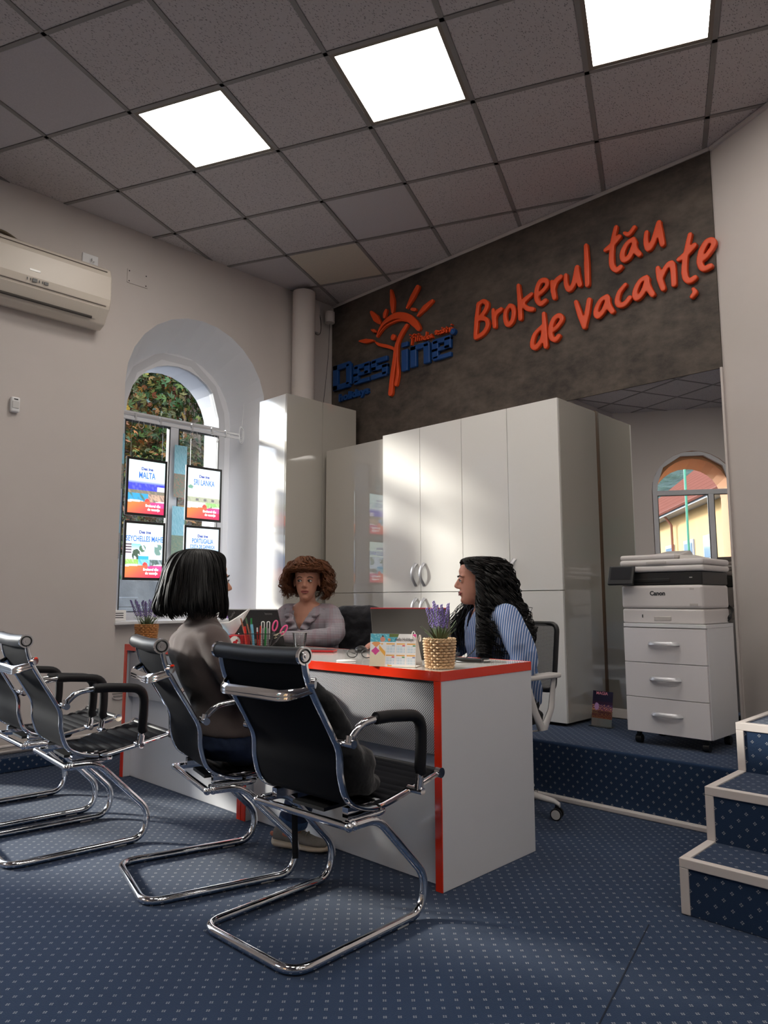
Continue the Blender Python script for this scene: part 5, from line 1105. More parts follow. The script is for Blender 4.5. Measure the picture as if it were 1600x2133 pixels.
# dock and cables by the right laptop
dk = empty('cable_dock', (2.93, -1.85, ZD + .001), .4, 'small black dock with loose cable right of the graphite laptop', 'dock'); mb = MB(); mb.box(-.05, .06, -.025, .025, 0, .014); mb.build('body', m_black, dk, bevel=.003)
mb = MB(); mb.tube(catmull([(.05, 0, .01), (.08, .03, .012), (.04, .06, .01), (-.02, .05, .01), (.02, .03, .05), (.03, .02, .10)], 5), .0022, 5); mb.tube(catmull([(-.05, -.02, .004), (0, -.045, .003), (.07, -.03, .003), (.09, .01, .003)], 5), .002, 5); mb.build('cord', m_black, dk)
# mouse pad, glasses, phone, cup
mp_ = empty('round_coaster', (2.53, -2.165, ZD + .0008), 0, 'flat white round coaster lying near the red front edge', 'coaster'); mb = MB(); mb.lathe([(.001, 0), (.040, 0), (.042, .002), (.040, .004), (.001, .004)], 28); mb.build('disc', m_white, mp_); mb = MB(); mb.lathe([(.0285, .0041), (.030, .0046), (.0315, .0041)], 28, cap=False); mb.build('ring', m_trim, mp_)
ms = empty('computer_mouse', (2.20, -1.76, ZD + .001), .6, 'black mouse under the long-nailed hand left of the calendar', 'mouse'); mb = MB(); mb.ell((0, 0, .008), .03, .05, .024, 16, 10); o = mb.build('shell', m_black, ms)
eg = empty('eyeglasses', (2.46, -2.02, ZD + .001), .5, 'folded dark eyeglasses lying on the desk left of the calendar', 'glasses')
for s in (-1, 1):
    mb = MB(); mb.tube([(s * .034 + .024 * math.cos(a), .0, .020 + .018 * math.sin(a)) for a in [2 * pi * k / 18 for k in range(18)]], .0022, 6, closed=True); mb.build('rim', m_black, eg)
    mb = MB(); mb.tube(catmull([(s * .058, 0, .028), (s * .062, .05, .022), (s * .05, .12, .006)], 4), .0022, 6); mb.build('temple', m_black, eg)
mb = MB(); mb.tube([(-.012, 0, .024), (0, -.002, .028), (.012, 0, .024)], .002, 6); mb.build('bridge', m_black, eg)
ph = empty('phone', (2.04, -1.88, ZD + .001), .55, 'phone in a bright red case lying beyond the nearest chair back', 'phone'); mb = MB(); mb.box(-.074, .074, -.036, .036, 0, .010); mb.build('case', mat('red_case', rgb(206, 30, 34), .35), ph, bevel=.004, seg=3); mb = MB(); mb.box(-.068, .068, -.031, .031, .010, .0112); mb.build('screen', m_scr, ph)
cp = empty('plastic_cup', (1.80, -1.82, ZD + .001), 0, 'clear plastic cup in front of the curly-haired woman', 'cup')
m_cup = glass_mat(); m_cup.name = 'clear_plastic'; m_cup.node_tree.nodes['Glossy BSDF'].inputs['Roughness'].default_value = .08
mb = MB(); mb.lathe([(.027, .0), (.028, .004), (.038, .082), (.040, .084), (.040, .087), (.0385, .087), (.0365, .082), (.0265, .004)], 28, cap=True); mb.build('wall', m_cup, cp); mb = MB(); mb.lathe([(.0375, .0835), (.0415, .0845), (.0415, .088), (.0375, .0885)], 28, cap=False); mb.build('rim', mat('cup_rim', rgb(200, 198, 200), .2), cp)
# pen pot: mesh organiser with pens, scissors
PX, PY = 1.78, -2.08; ax_ = Vector((.78, .62, 0)); ay_ = Vector((-.62, .78, 0))
po = empty('pen_organizer', (PX, PY, ZD + .001), math.atan2(.62, .78), 'dark wire mesh pen organiser full of pens, behind the nearest chair roll', 'organiser')
mb = MB(); hx_, hy_, hz_ = .085, .045, .088
for z in (.003, .088): mb.tube(rounded([(-hx_, -hy_, z), (hx_, -hy_, z), (hx_, hy_, z), (-hx_, hy_, z)], .015, 3, True), .0022, 5, closed=True)
mb.build('rim', m_black, po)
mb = MB()
for k in range(17):
    x = -hx_ + 2 * hx_ * k / 16
    for y in (-hy_, hy_): mb.tube([(x, y, .003), (x, y, .088)], .0006, 4)
for k in range(9):
    y = -hy_ + 2 * hy_ * k / 8
    for x in (-hx_, hx_, 0): mb.tube([(x, y, .003), (x, y, .088)], .0006, 4)
for k in range(8):
    z = .012 + .01 * k; mb.tube([(-hx_, -hy_, z), (hx_, -hy_, z), (hx_, hy_, z), (-hx_, hy_, z)], .0006, 4, closed=True)
mb.build('wire_mesh', m_black, po)['kind'] = 'stuff'; mb = MB(); mb.box(-hx_, hx_, -hy_, hy_, .001, .003); mb.build('base', m_black, po)
def rod(name, b, t, r, cols, lab, grp=None, cat='pen'):
    b = Vector(b); t = Vector(t); w = lambda v: Vector((PX, PY, ZD)) + ax_ * v.x + ay_ * v.y + Vector((0, 0, v.z))
    e = empty(name, w(b), 0, lab, cat, grp or 'pens and pencils in the wire organiser'); o = Vector(e.location)
    mb = MB(); mb.tube([w(b) - o, w(b.lerp(t, .8)) - o], r, 7); mb.build('barrel', cols[0], e); mb = MB(); mb.tube([w(b.lerp(t, .8)) - o, w(t) - o], [r * 1.08, r * .95], 7); mb.build('cap', cols[1], e)
woodc = mat('pencil_brown', rgb(150, 96, 74), .5); redm = mat('pen_red', rgb(200, 44, 34), .35); grm = mat('pen_green', rgb(30, 120, 60), .35); wht = mat('pen_white', rgb(225, 225, 225), .35); bl = mat('pen_lightblue', rgb(110, 180, 210), .35)
rod('pencil', (-.04, 0, .01), (-.085, .0, .165), .0038, (woodc, woodc), 'brown pencil leaning far left in the organiser'); rod('pencil', (-.02, .01, .01), (-.062, .01, .168), .0038, (woodc, mat('pencil_green', rgb(70, 100, 70), .5)), 'brown pencil with a green end, leaning left')
rod('pen', (-.03, .02, .01), (-.036, .02, .165), .0045, (woodc, grm), 'upright pen with a dark green cap'); rod('marker', (-.045, -.01, .01), (-.06, -.012, .125), .006, (redm, redm), 'red marker at the left of the organiser'); rod('marker', (-.01, -.01, .01), (-.025, -.01, .135), .007, (bl, bl), 'light blue highlighter in the organiser')
rod('pen', (.02, -.02, .01), (.024, -.02, .128), .004, (redm, redm), 'red pen in the middle of the organiser'); rod('marker', (.048, -.02, .01), (.050, -.02, .120), .006, (grm, grm), 'dark green marker at the right of the organiser'); rod('pen', (.0, .02, .01), (-.005, .02, .118), .004, (redm, wht), 'red and white pen in the organiser')
for (x0, lab) in ((.030, 'white paper-clip shaped pen left of the green marker'), (.058, 'white paper-clip shaped pen beside the pink scissors')):
    e = empty('clip_pen', Vector((PX, PY, ZD)) + ax_ * x0, math.atan2(.62, .78), lab, 'pen', 'pens and pencils in the wire organiser'); mb = MB(); mb.tube(rounded([(-.007, 0, .03), (-.007, 0, .148), (.007, 0, .148), (.007, 0, .06)], .007, 5), .0026, 6); mb.build('loop', wht, e); mb = MB(); mb.tube([(0, 0, .01), (0, 0, .115)], .0035, 6); mb.build('barrel', mat('pen_grey', rgb(130, 130, 135), .4), e)
sc2 = empty('scissors', Vector((PX, PY, ZD)) + ax_ * .06, math.atan2(.62, .78), 'scissors with pink and grey handles standing in the organiser', 'scissors'); pk = mat('pink_handle', rgb(226, 80, 140), .35); gyh = mat('dark_grip', rgb(60, 58, 62), .4)
for s, ang in ((-1, .25), (1, .62)):
    R_ = Matrix.Rotation(ang, 3, 'Y'); mb = MB(); ring = [R_ @ Vector((.011 * math.cos(a), 0, .132 + .026 * math.sin(a))) for a in [2 * pi * k / 20 for k in range(20)]]
    mb.tube([v + Vector((0, .002 * s, 0)) for v in ring], .0042, 6, closed=True); mb.build('handle', pk, sc2); mb = MB(); mb.tube([R_ @ Vector((0, 0, .06)), R_ @ Vector((0, 0, .108))], .006, 6); mb.tube([(0, 0, .01), R_ @ Vector((0, 0, .06))], .0035, 5); mb.build('blade', gyh, sc2)
cl_ = empty('binder_clip', Vector((PX, PY, ZD)) + ax_ * .094 + Vector((0, 0, .088)), math.atan2(.62, .78), 'pale metal clip hooked on the right of the organiser rim', 'clip'); mb = MB(); mb.tube(rounded([(-.008, 0, -.008), (.045, 0, .012), (.045, 0, -.005), (-.004, 0, -.022)], .006, 4), .0025, 6); mb.tube([(0, 0, -.012), (.012, 0, -.004), (.02, 0, -.010), (.03, 0, 0)], .002, 5); mb.build('jaw', mat('pale_metal', rgb(200, 190, 170), .3, .6), cl_)
# tissue box
tb_ = empty('tissue_box', (1.59, -2.15, ZD + .001), .55, 'blue and red tissue box with a white tissue pulled out, beside the pens', 'tissue box')
m_tb = mat('tissue_blue', rgb(90, 180, 220), .5); m_tr = mat('tissue_red', rgb(190, 36, 46), .5)
mb = MB(); mb.box(-.115, .04, -.045, .05, 0, .078); mb.build('blue_carton', m_tb, tb_, bevel=.002); mb = MB(); mb.box(.041, .125, -.045, .05, 0, .078); mb.build('red_carton', m_tr, tb_, bevel=.002)
mb = MB(); mb.prism([(.084 + .030 * math.cos(2 * pi * k / 18), .045 + .030 * math.sin(2 * pi * k / 18)) for k in range(18)], lambda u, v, d: (u, d, v), -.0455, -.0462); mb.build('printed_disc', m_white, tb_)
mb = MB(); mb.ell((.084, -.0465, .04), .013, .0008, .011, 12, 6); mb.ell((.094, -.0465, .052), .007, .0008, .007, 10, 6); mb.build('printed_bird', m_tr, tb_)
mb = MB(); vs = []; NU, NV = 12, 10
for j in range(NV + 1):
    for i in range(NU + 1):
        u = i / NU; v = j / NV; w = .04 + .13 * v; x = .03 + (u - .5) * w * 1.5 + .05 * v * v * (u > .6) * 0; z = .078 + v * (.080 + .060 * max(0, u - .5) * 2 - .025 * (1 - u)); y = .012 * math.sin(u * 9 + v * 2) * v + .012 * v * math.cos(u * 4)
        vs.append((x, y, z))
mb.add(vs, [(j * (NU + 1) + i, j * (NU + 1) + i + 1, (j + 1) * (NU + 1) + i + 1, (j + 1) * (NU + 1) + i) for j in range(NV) for i in range(NU)], 0, True); o = mb.build('tissue', mat('tissue_paper', rgb(228, 226, 224), .8), tb_); sd = o.modifiers.new('s', 'SOLIDIFY'); sd.thickness = .0012
# white desk phone and small dark screen behind the visitor
dp2 = empty('desk_telephone', (1.17, -1.78, ZD + .001), .5, 'pale desk telephone behind the taupe turtleneck shoulder', 'telephone'); mb = MB(); mb.prism([(-.09, 0), (.07, 0), (.07, .05), (.03, .085), (-.06, .03)], lambda u, v, d: (d, u, v), -.07, .07); mb.build('body', m_prw, dp2, bevel=.006)
mb = MB(); mb.tube(catmull([(-.08, -.06, .05), (-.085, 0, .085), (-.08, .06, .10)], 5), .016, 10); mb.build('handset', m_prw, dp2)
st_ = empty('small_screen', (1.00, -1.92, ZD + .001), .6, 'small dark tablet screen standing behind the visitor shoulder', 'tablet'); mb = MB(); mb.box(-.07, .07, -.005, .005, .01, .12); mb.build('screen', m_scr, st_, bevel=.003); mb = MB(); mb.box(-.03, .03, -.04, .04, 0, .01); mb.build('foot', m_black, st_, bevel=.003)
# ================================================================== OFFICE CHAIRS
m_net = mat('chair_netting', rgb(84, 84, 86), .8)
def net():
    m = m_net; t = NT(m); uv = t.new('ShaderNodeUVMap', uv_map='UVMap').outputs[0]; s = t.new('ShaderNodeSeparateXYZ'); t.l.new(uv, s.inputs[0])
    a = t.math('ABSOLUTE', t.math('SUBTRACT', t.math('FRACT', t.math('MULTIPLY', s.outputs[0], 260)), .5)); b_ = t.math('ABSOLUTE', t.math('SUBTRACT', t.math('FRACT', t.math('MULTIPLY', s.outputs[1], 260)), .5))
    t.l.new(t.math('SUBTRACT', 1, t.math('MULTIPLY', t.math('LESS_THAN', t.math('MAXIMUM', a, b_), .28), .7)), bsdf(m).inputs['Alpha'])
net()
m_cw = mat('chair_white_plastic', rgb(206, 202, 200), .4)
def office_chair(loc, rz, lab, white=True, back=True):
    e = empty('office_chair', loc, rz, lab, 'chair', 'office chairs behind the desk')
    mb = MB(); mb.loft([((0, 0, .42), (.20, 0, 0), (0, .2, 0)), ((0, 0, .43), (.235, 0, 0), (0, .235, 0)), ((0, 0, .46), (.24, 0, 0), (0, .24, 0)), ((0, 0, .485), (.21, 0, 0), (0, .21, 0))], 24); mb.build('seat', mat('seat_fabric', (.012, .012, .014), .9), e)
    W2, z0, z1 = .215, .56, .885
    def bp(x, z): return Vector((x, -.235 - .05 * (z - z0) - .035 * (1 - (x / W2) ** 2) * -1 * .6, z))
    loop = rounded([bp(-W2 * .92, z0), bp(W2 * .92, z0), bp(W2, z1), bp(-W2, z1)], .04, 6, True)
    mb = MB(); mb.tube(loop, .015, 10, closed=True, flat=.8); mb.build('back_frame', m_black, e)
    mb = MB(); vs = []; N1 = 8
    for j in range(N1 + 1):
        for i in range(N1 + 1): vs.append(bp((-1 + 2 * i / N1) * W2 * .96, z0 + (z1 - z0) * j / N1) + Vector((0, .004, 0)))
    mb.add(vs, [(j * (N1 + 1) + i, j * (N1 + 1) + i + 1, (j + 1) * (N1 + 1) + i + 1, (j + 1) * (N1 + 1) + i) for j in range(N1) for i in range(N1)], 0, True); mb.build('back_netting', m_net, e)
    mb = MB(); mb.tube(catmull([(0, -.265, .62), (0, -.27, .5), (0, -.18, .41), (0, 0, .40)], 5), .022, 10, flat=.6); mb.build('back_bracket', m_black, e)
    mw = m_cw if white else m_black
    for s in (-1, 1):
        mb = MB(); mb.box(s * .275 - .035, s * .275 + .035, -.13, .13, .640, .662); ar = mb.build('armrest', mw, e, bevel=.008, seg=3)
        mb = MB(); mb.loft([((s * .278, .11, .645), (.008, 0, 0), (0, .016, 0)), ((s * .285, .06, .50), (.010, 0, 0), (0, .022, 0)), ((s * .28, .0, .41), (.012, 0, 0), (0, .03, 0)), ((s * .20, 0, .395), (.02, 0, 0), (0, .03, .0))], 12); mb.loft([((s * .278, -.11, .645), (.008, 0, 0), (0, .016, 0)), ((s * .285, -.07, .50), (.010, 0, 0), (0, .022, 0)), ((s * .28, -.01, .41), (.012, 0, 0), (0, .03, 0))], 12); mb.build('arm_support', mw, e)
    mb = MB(); mb.tube([(0, 0, .10), (0, 0, .40)], .024, 14); mb.tube([(0, 0, .36), (0, 0, .42)], .07, 14); mb.build('gas_column', m_black, e)
    for k in range(5):
        a = math.radians(16 + 72 * k) - rz; d_ = Vector((math.cos(a), math.sin(a), 0)); leg = MB(); leg.loft([(d_ * .03 + Vector((0, 0, .115)), d_.cross(Vector((0, 0, 1))) * .028, (0, 0, .024)), (d_ * .18 + Vector((0, 0, .098)), d_.cross(Vector((0, 0, 1))) * .021, (0, 0, .017)), (d_ * .29 + Vector((0, 0, .080)), d_.cross(Vector((0, 0, 1))) * .015, (0, 0, .012)), (d_ * .315 + Vector((0, 0, .066)), d_.cross(Vector((0, 0, 1))) * .012, (0, 0, .010))], 12); leg.build('base_leg', mw, e)
        sx_ = d_.cross(Vector((0, 0, 1))); c = d_ * .30 + Vector((0, 0, .027)); cs_ = MB(); cs_.tube([c - sx_ * .024, c - sx_ * .009], .026, 16); cs_.tube([c + sx_ * .009, c + sx_ * .024], .026, 16); cs_.tube([c + Vector((0, 0, .0)), c + Vector((0, 0, .042))], .009, 8); ct = cs_.build('castor', m_black, e)
        cs_ = MB(); cs_.tube([c - sx_ * .0265, c - sx_ * .0245], .021, 16); cs_.tube([c + sx_ * .0245, c + sx_ * .0265], .021, 16); cs_.build('hub_cap', mw, ct)
    return e
oc1 = office_chair((2.66, -1.31, 0), math.radians(178), 'white-armed office chair with black mesh back under the woman in the striped shirt')
oc2 = office_chair((1.42, -1.36, 0), math.radians(204), 'black office chair of the curly-haired woman, draped with a jacket', False)
# dark jacket over the second office chair and black bag on the nearest visitor chair
def lump(name, secs, m, lab, cat, vx=.01, extra=None, sm=4):
    mb = MB(); mb.loft(secs, 18)
    for q in (extra or []): mb.ell(*q)
    o = vox(mb, vx, sm, name, m, None); tag(o, lab, cat); return o
m_cloth = mat('black_cloth', (.010, .010, .012), .9, bump=(14, .7, .02), sheen=.2); m_navy = mat('dark_navy_jacket', (.011, .011, .016), .85, bump=(10, .8, .025), sheen=.2)
# ================================================================== PEOPLE
def skinmat(name, c): return mat(name, c, .55, spec=.35, bump=(500, .12, .0004))
def xf(mb, M):
    mb.v = [tuple(M @ Vector(v)) for v in mb.v]; return mb
def head_mb(M, wide=1.0, nose=1.0):
    mb = MB()
    mb.ell((0, -.018, .030), .074 * wide, .093, .088, 24, 16)
    mb.loft([((0, .012, .085), (.050 * wide, 0, 0), (0, .066, 0)), ((0, .010, .055), (.064 * wide, 0, 0), (0, .082, 0)), ((0, .008, .020), (.066 * wide, 0, 0), (0, .080, 0)), ((0, .010, -.020), (.063 * wide, 0, 0), (0, .079, 0)), ((0, .014, -.055), (.055 * wide, 0, 0), (0, .071, 0)), ((0, .022, -.085), (.042 * wide, 0, 0), (0, .060, 0)), ((0, .034, -.106), (.024 * wide, 0, 0), (0, .042, 0)), ((0, .044, -.113), (.010, 0, 0), (0, .020, 0))], 24)
    # brow ridge, cheeks, chin
    for s in (-1, 1):
        mb.ell((s * .028, .0765, .027), .024, .012, .009, 12, 8); mb.ell((s * .074 * wide, -.004, -.005), .007, .016, .028, 10, 8)
        mb.ell((s * .030, .0815, .004), .0155, .0080, .011, 12, 8)
    n = nose
    mb.loft([((0, .086, .020), (.007, 0, 0), (0, .008, 0)), ((0, .094, .002), (.008, 0, 0), (0, .012, 0)), ((0, .100 + .006 * n, -.016), (.0105, 0, 0), (0, .014, 0)), ((0, .100 + .007 * n, -.026), (.0125, 0, 0), (0, .014, 0)), ((0, .092, -.035), (.012, 0, 0), (0, .010, 0))], 12)
    for s in (-1, 1): mb.ell((s * .0115, .092, -.029), .007, .009, .007, 10, 6)
    mb.ell((0, .083, -.052), .023, .012, .0065, 14, 8); mb.ell((0, .081, -.064), .019, .012, .0065, 14, 8); mb.ell((0, .074, -.092), .018, .014, .014, 12, 8)
    return xf(mb, M)
def hand_mb(mb, wrist, d, up, side=1, curl=.35, s=1.0):
    """palm and five fingers; d forward, up = back of hand, side=+1 thumb towards d x up"""
    d = Vector(d).normalized(); up = Vector(up); up = (up - d * up.dot(d)).normalized(); lat = d.cross(up) * side; w = Vector(wrist)
    mb.loft([(w - d * .01, lat * .022 * s, up * .017 * s), (w + d * .02 * s, lat * .031 * s, up * .016 * s), (w + d * .055 * s, lat * .038 * s, up * .014 * s), (w + d * .085 * s, lat * .036 * s, up * .011 * s)], 14)
    for k, (o, L) in enumerate(((.029, .066), (.010, .075), (-.010, .070), (-.028, .055))):
        p = w + d * .080 * s + lat * o * s; dd = (d + lat * o * 3).normalized(); P = [p - dd * .02]; q = p; c = 0
        for seg in (.42, .32, .26):
            c += curl * (.8 if seg > .4 else 1.1); v = dd * math.cos(c) - up * math.sin(c); q = q + v * L * seg * s; P.append(q)
        P.insert(1, p); mb.tube(P, [.0095 * s, .0092 * s, .0082 * s, .0074 * s, .0055 * s], 8)
    p = w + d * .02 * s + lat * .026 * s; v = (d * .72 + lat * .66 - up * .25).normalized(); mb.tube([p - v * .01, p + v * .032 * s, p + (v * .055 + d * .012) * s, p + (v * .062 + d * .036) * s], [.012 * s, .0115 * s, .0095 * s, .0065 * s], 8)
def limb(mb, pts, rad, n=14, flat=1.0):
    P = catmull(pts, 5); R = []
    for i in range(len(P)):
        t = i / (len(P) - 1) * (len(rad) - 1); k = min(int(t), len(rad) - 2); R.append(rad[k] + (rad[k + 1] - rad[k]) * (t - k))
    mb.tube(P, R, n, flat=flat); mb.ell(P[0], R[0], R[0], R[0], 12, 8); mb.ell(P[-1], R[-1], R[-1], R[-1], 12, 8)
def trunk(mb, secs, n=24):
    mb.loft([((x, y, z), (rx, 0, 0), (0, ry, 0)) for x, y, z, rx, ry in secs], n)
def face_parts(e, M, brow, lip, iris, look=(0, 0)):
    for s in (-1, 1):
        mb = MB(); mb.ell((s * .030, .0868, .0035), .0125, .0062, .0066, 14, 10); ey = xf(mb, M).build('eye', mat('eye_white', rgb(206, 198, 192), .25), e)
        mb = MB(); mb.ell((s * .030 + look[0], .0912, .0035 + look[1]), .0058, .0025, .0060, 12, 8); xf(mb, M).build('iris', iris, ey)
        mb = MB(); mb.tube(catmull([(s * .016, .0905, .0045), (s * .024, .0945, .0105), (s * .034, .0935, .0108), (s * .044, .0865, .0050)], 4), .0017, 6); xf(mb, M).build('eyelashes', brow, ey)
        mb = MB(); mb.tube(catmull([(s * .014, .0945, .0225), (s * .028, .0945, .0290), (s * .040, .0880, .0265), (s * .047, .0810, .0205)], 4), [.0016] + [.0030] * 8 + [.0022] * 3 + [.0012], 6, flat=.8); xf(mb, M).build('eyebrow', brow, e)
    mb = MB(); mb.tube(catmull([(-.0235, .0865, -.0572), (-.010, .0935, -.0535), (0, .0948, -.0548), (.010, .0935, -.0535), (.0235, .0865, -.0572)], 4), [.0012] + [.0032] * 15 + [.0012], 6)
    mb.tube(catmull([(-.0225, .0865, -.0585), (-.010, .0925, -.0635), (0, .0938, -.0645), (.010, .0925, -.0635), (.0225, .0865, -.0585)], 4), [.0012] + [.0036] * 15 + [.0012], 6); xf(mb, M).build('lips', lip, e)
def hair(e, M, m, prof, N, seed, wave=(0, 1), r=.003, front=135, flare=0.0, shell=True, part=0.0, fringe=None, rnd_len=.06, back=0.0, clump=0, side=None):
    """prof: list of (radius, z) from crown to tip; 0 deg = back of head; fringe = lowest z over the forehead"""
    rnd = random.Random(seed); mb = MB(); K = len(prof)
    def path(phi, ro, ln, wv, ph):
        P = []
        if fringe is not None and abs(phi) > front:
            s_ = math.sin(math.radians(phi)); x = s_ * .105 * ro; zt = fringe + .012 * abs(s_) * 0 + rnd.uniform(-.008, .010) * (wv > 0)
            P = [Vector((part * .6, -.02, prof[0][1])), Vector((x * .5, .035, .122 * ro)), Vector((x * .85, .078 * ro, .100)), Vector((x * 1.0 + .004, .098 * ro - abs(x) * .25, .070)), Vector((x * 1.08 + .010, .098 * ro - abs(x) * .40, zt))]
        else:
            for k, (rr, z) in enumerate(prof):
                t = k / (K - 1); lim = 180 - (180 - front) * min(1, t * 2.6)
                a = max(-lim, min(lim, phi)); ar = math.radians(a); R_ = rr * ro * (1 + back * t * max(0, math.cos(ar))); zt = z if k == 0 else prof[0][1] + (z - prof[0][1]) * ln
                P.append(Vector((R_ * math.sin(ar) + part * (1 - t), -.018 - R_ * 1.13 * math.cos(ar), zt)))
        P = catmull(P, 6)
        if wv:
            for i, p in enumerate(P):
                t = i / (len(P) - 1); q = wave[1] * t * 2 * pi + ph; p.x += wv * t ** .5 * math.cos(q); p.y += wv * t ** .5 * math.sin(q); p.z += wv * .5 * t * math.sin(q * 1.3)
        return P
    if shell:
        vs = []; n_ = 60; rows = None
        for i in range(n_ + 1):
            phi = -180 + 360 * i / n_
            if fringe is not None and abs(phi) > front: phi = math.copysign(front, phi)
            P = path(phi, .94, .95, 0, 0); rows = len(P); vs += P
        fs = [(i * rows + j, i * rows + j + 1, (i + 1) * rows + j + 1, (i + 1) * rows + j) for i in range(n_) for j in range(rows - 1)]
        if fringe is not None: fs = [f for f in fs if not (vs[f[0]].y > .02 and abs(vs[f[0]].x) < .05 and vs[f[0]].z < .09)]
        mb.add(vs, fs, 0, True); mb.add([Vector((v.x * .93, (v.y + .018) * .93 - .018, v.z)) for v in vs], fs, 0, True)
    locks = [(rnd.uniform(-180, 180), rnd.uniform(.98, 1.05 + flare), rnd.uniform(1 - rnd_len, 1 + rnd_len), wave[0] * rnd.uniform(.6, 1.3), rnd.uniform(0, 6.3)) for _ in range(clump)]
    for i in range(N):
        if locks and rnd.random() < .75:
            l = locks[i % clump]; a = (l[0] + rnd.uniform(-3, 3), l[1] * rnd.uniform(.985, 1.015), l[2] * rnd.uniform(.97, 1.03), l[3], l[4] + rnd.uniform(-.25, .25))
        else: a = (rnd.uniform(-180, 180), rnd.uniform(.95, 1.03 + flare), rnd.uniform(1 - rnd_len, 1 + rnd_len), wave[0] * rnd.uniform(.5, 1.3), rnd.uniform(0, 6.3))
        P = path(*a)
        n = len(P); mb.tube(P, [r * (1 - .75 * (k / (n - 1)) ** 2) for k in range(n)], 4, cap=False)
    for i in range(220 if side else 0):
        ph = rnd.uniform(0, 6.3); jx, jy, jz = rnd.gauss(0, .014), rnd.gauss(0, .012), rnd.uniform(.85, 1.05)
        P = catmull([Vector((0, -.02, prof[0][1])), Vector((.06, .0, .10))] + [Vector((x + jx * (k + 1) * .5, y + jy * (k + 1) * .5, z * jz)) for k, (x, y, z) in enumerate(side)], 6)
        for k, p in enumerate(P): t = k / (len(P) - 1); p.x += .013 * t * math.cos(ph + t * 22); p.y += .013 * t * math.sin(ph + t * 22)
        n = len(P); mb.tube(P, [r * (1 - .75 * (k / (n - 1)) ** 2) for k in range(n)], 4, cap=False)
    xf(mb, M); o = mb.build('hair', m, e, fixn=False, uv=False); return o
def cut(o, test):
    bm = bmesh.new(); bm.from_mesh(o.data); fs = [f for f in bm.faces if test(f.calc_center_median())]
    bmesh.ops.delete(bm, geom=fs, context='FACES'); bm.to_mesh(o.data); bm.free()
def shoe(e, heel, d, tilt=0.0, s=1.0):
    d = Vector(d).normalized(); up = Vector((0, 0, 1)); up = (up - d * up.dot(d)).normalized(); lat = d.cross(up); h = Vector(heel); m_so_ = mat('shoe_sole', rgb(214, 196, 172), .6); m_up = mat('shoe_suede', rgb(138, 132, 124), .85, vary=(40, .12)); m_pk = mat('shoe_pink', rgb(206, 134, 110), .7); m_lc = mat('shoe_lace', rgb(176, 164, 142), .8)
    P = lambda a, b, c: h + d * a * s + lat * b * s + up * c * s
    mb = MB(); secs = []
    for a, w, z0, z1 in ((-.008, .016, .006, .040), (.01, .032, .001, .042), (.06, .035, .001, .036), (.12, .035, .001, .030), (.18, .044, .001, .027), (.225, .040, .004, .027), (.252, .018, .010, .024)): secs.append((P(a, 0, (z0 + z1) / 2), lat * w * s, up * (z1 - z0) / 2 * s))
    mb.loft(secs, 20); so_ = vox(mb, .004, 1, 'shoe', m_up, e)
    so_.data.materials.clear(); so_.data.materials.append(m_so_)
    mb = MB(); secs = []
    for a, w, z1, r in ((.0, .022, .075, .03), (.018, .030, .088, .03), (.055, .034, .092, .03), (.09, .036, .088, .03), (.13, .038, .070, .03), (.17, .040, .054, .03), (.21, .037, .045, .03), (.238, .020, .036, .03)): secs.append((P(a, 0, (r * .7 + z1) / 2), lat * w * s, up * (z1 - r * .7) / 2 * s))
    mb.loft(secs, 20); vox(mb, .004, 2, 'upper', m_up, so_)
    mb = MB()
    for a, b, c in ((.072, .034, .062), (.0, .018, .055)): mb.ell(P(a, -b, c), .020 * s if a else .012, .006, .010 * s, 12, 8, M=Matrix((d, lat, up)).transposed()); mb.ell(P(a, b, c), .020 * s if a else .012, .006, .010 * s, 12, 8, M=Matrix((d, lat, up)).transposed())
    mb.build('pink_patch', m_pk, so_)
    mb = MB()
    for k in range(4): a = .088 + .020 * k; z = .094 - .0085 * k; mb.tube(catmull([P(a, -.022, z - .008), P(a + .006, 0, z + .003), P(a + .002, .022, z - .008)], 4), .0026, 6)
    for q in (-1, 1): mb.tube(catmull([P(.088, 0, .098), P(.10, q * .028, .104), P(.125, q * .036, .086), P(.12, q * .015, .084)], 5), .0024, 6)
    mb.build('laces', m_lc, so_)
    return so_
SK1 = skinmat('skin_visitor', rgb(206, 150, 124)); SK2 = skinmat('skin_clerk', rgb(196, 142, 120)); SK3 = skinmat('skin_agent', rgb(208, 150, 130))
lipm = mat('lip_rose', rgb(160, 82, 78), .45); lip3 = mat('lip_dark', rgb(150, 70, 72), .45); browb = mat('brow_black', (.010, .008, .008), .7); iris = mat('iris_brown', (.018, .010, .006), .15)
hb_ = mat('hair_black', (.005, .0045, .005), .5, spec=.3); hbr = mat('hair_chestnut', (.14, .052, .022), .55, spec=.3, vary=(30, .35)); hcb = mat('hair_curly_black', (.006, .005, .005), .5, spec=.35)
m_jean = mat('blue_denim', rgb(30, 44, 72), .9, bump=(300, .3, .0008), vary=(12, .3))
def Hm(loc, yaw=0, pitch=0, roll=0): return Matrix.Translation(loc) @ Matrix.Rotation(math.radians(yaw), 4, 'Z') @ Matrix.Rotation(math.radians(pitch), 4, 'X') @ Matrix.Rotation(math.radians(roll), 4, 'Y')
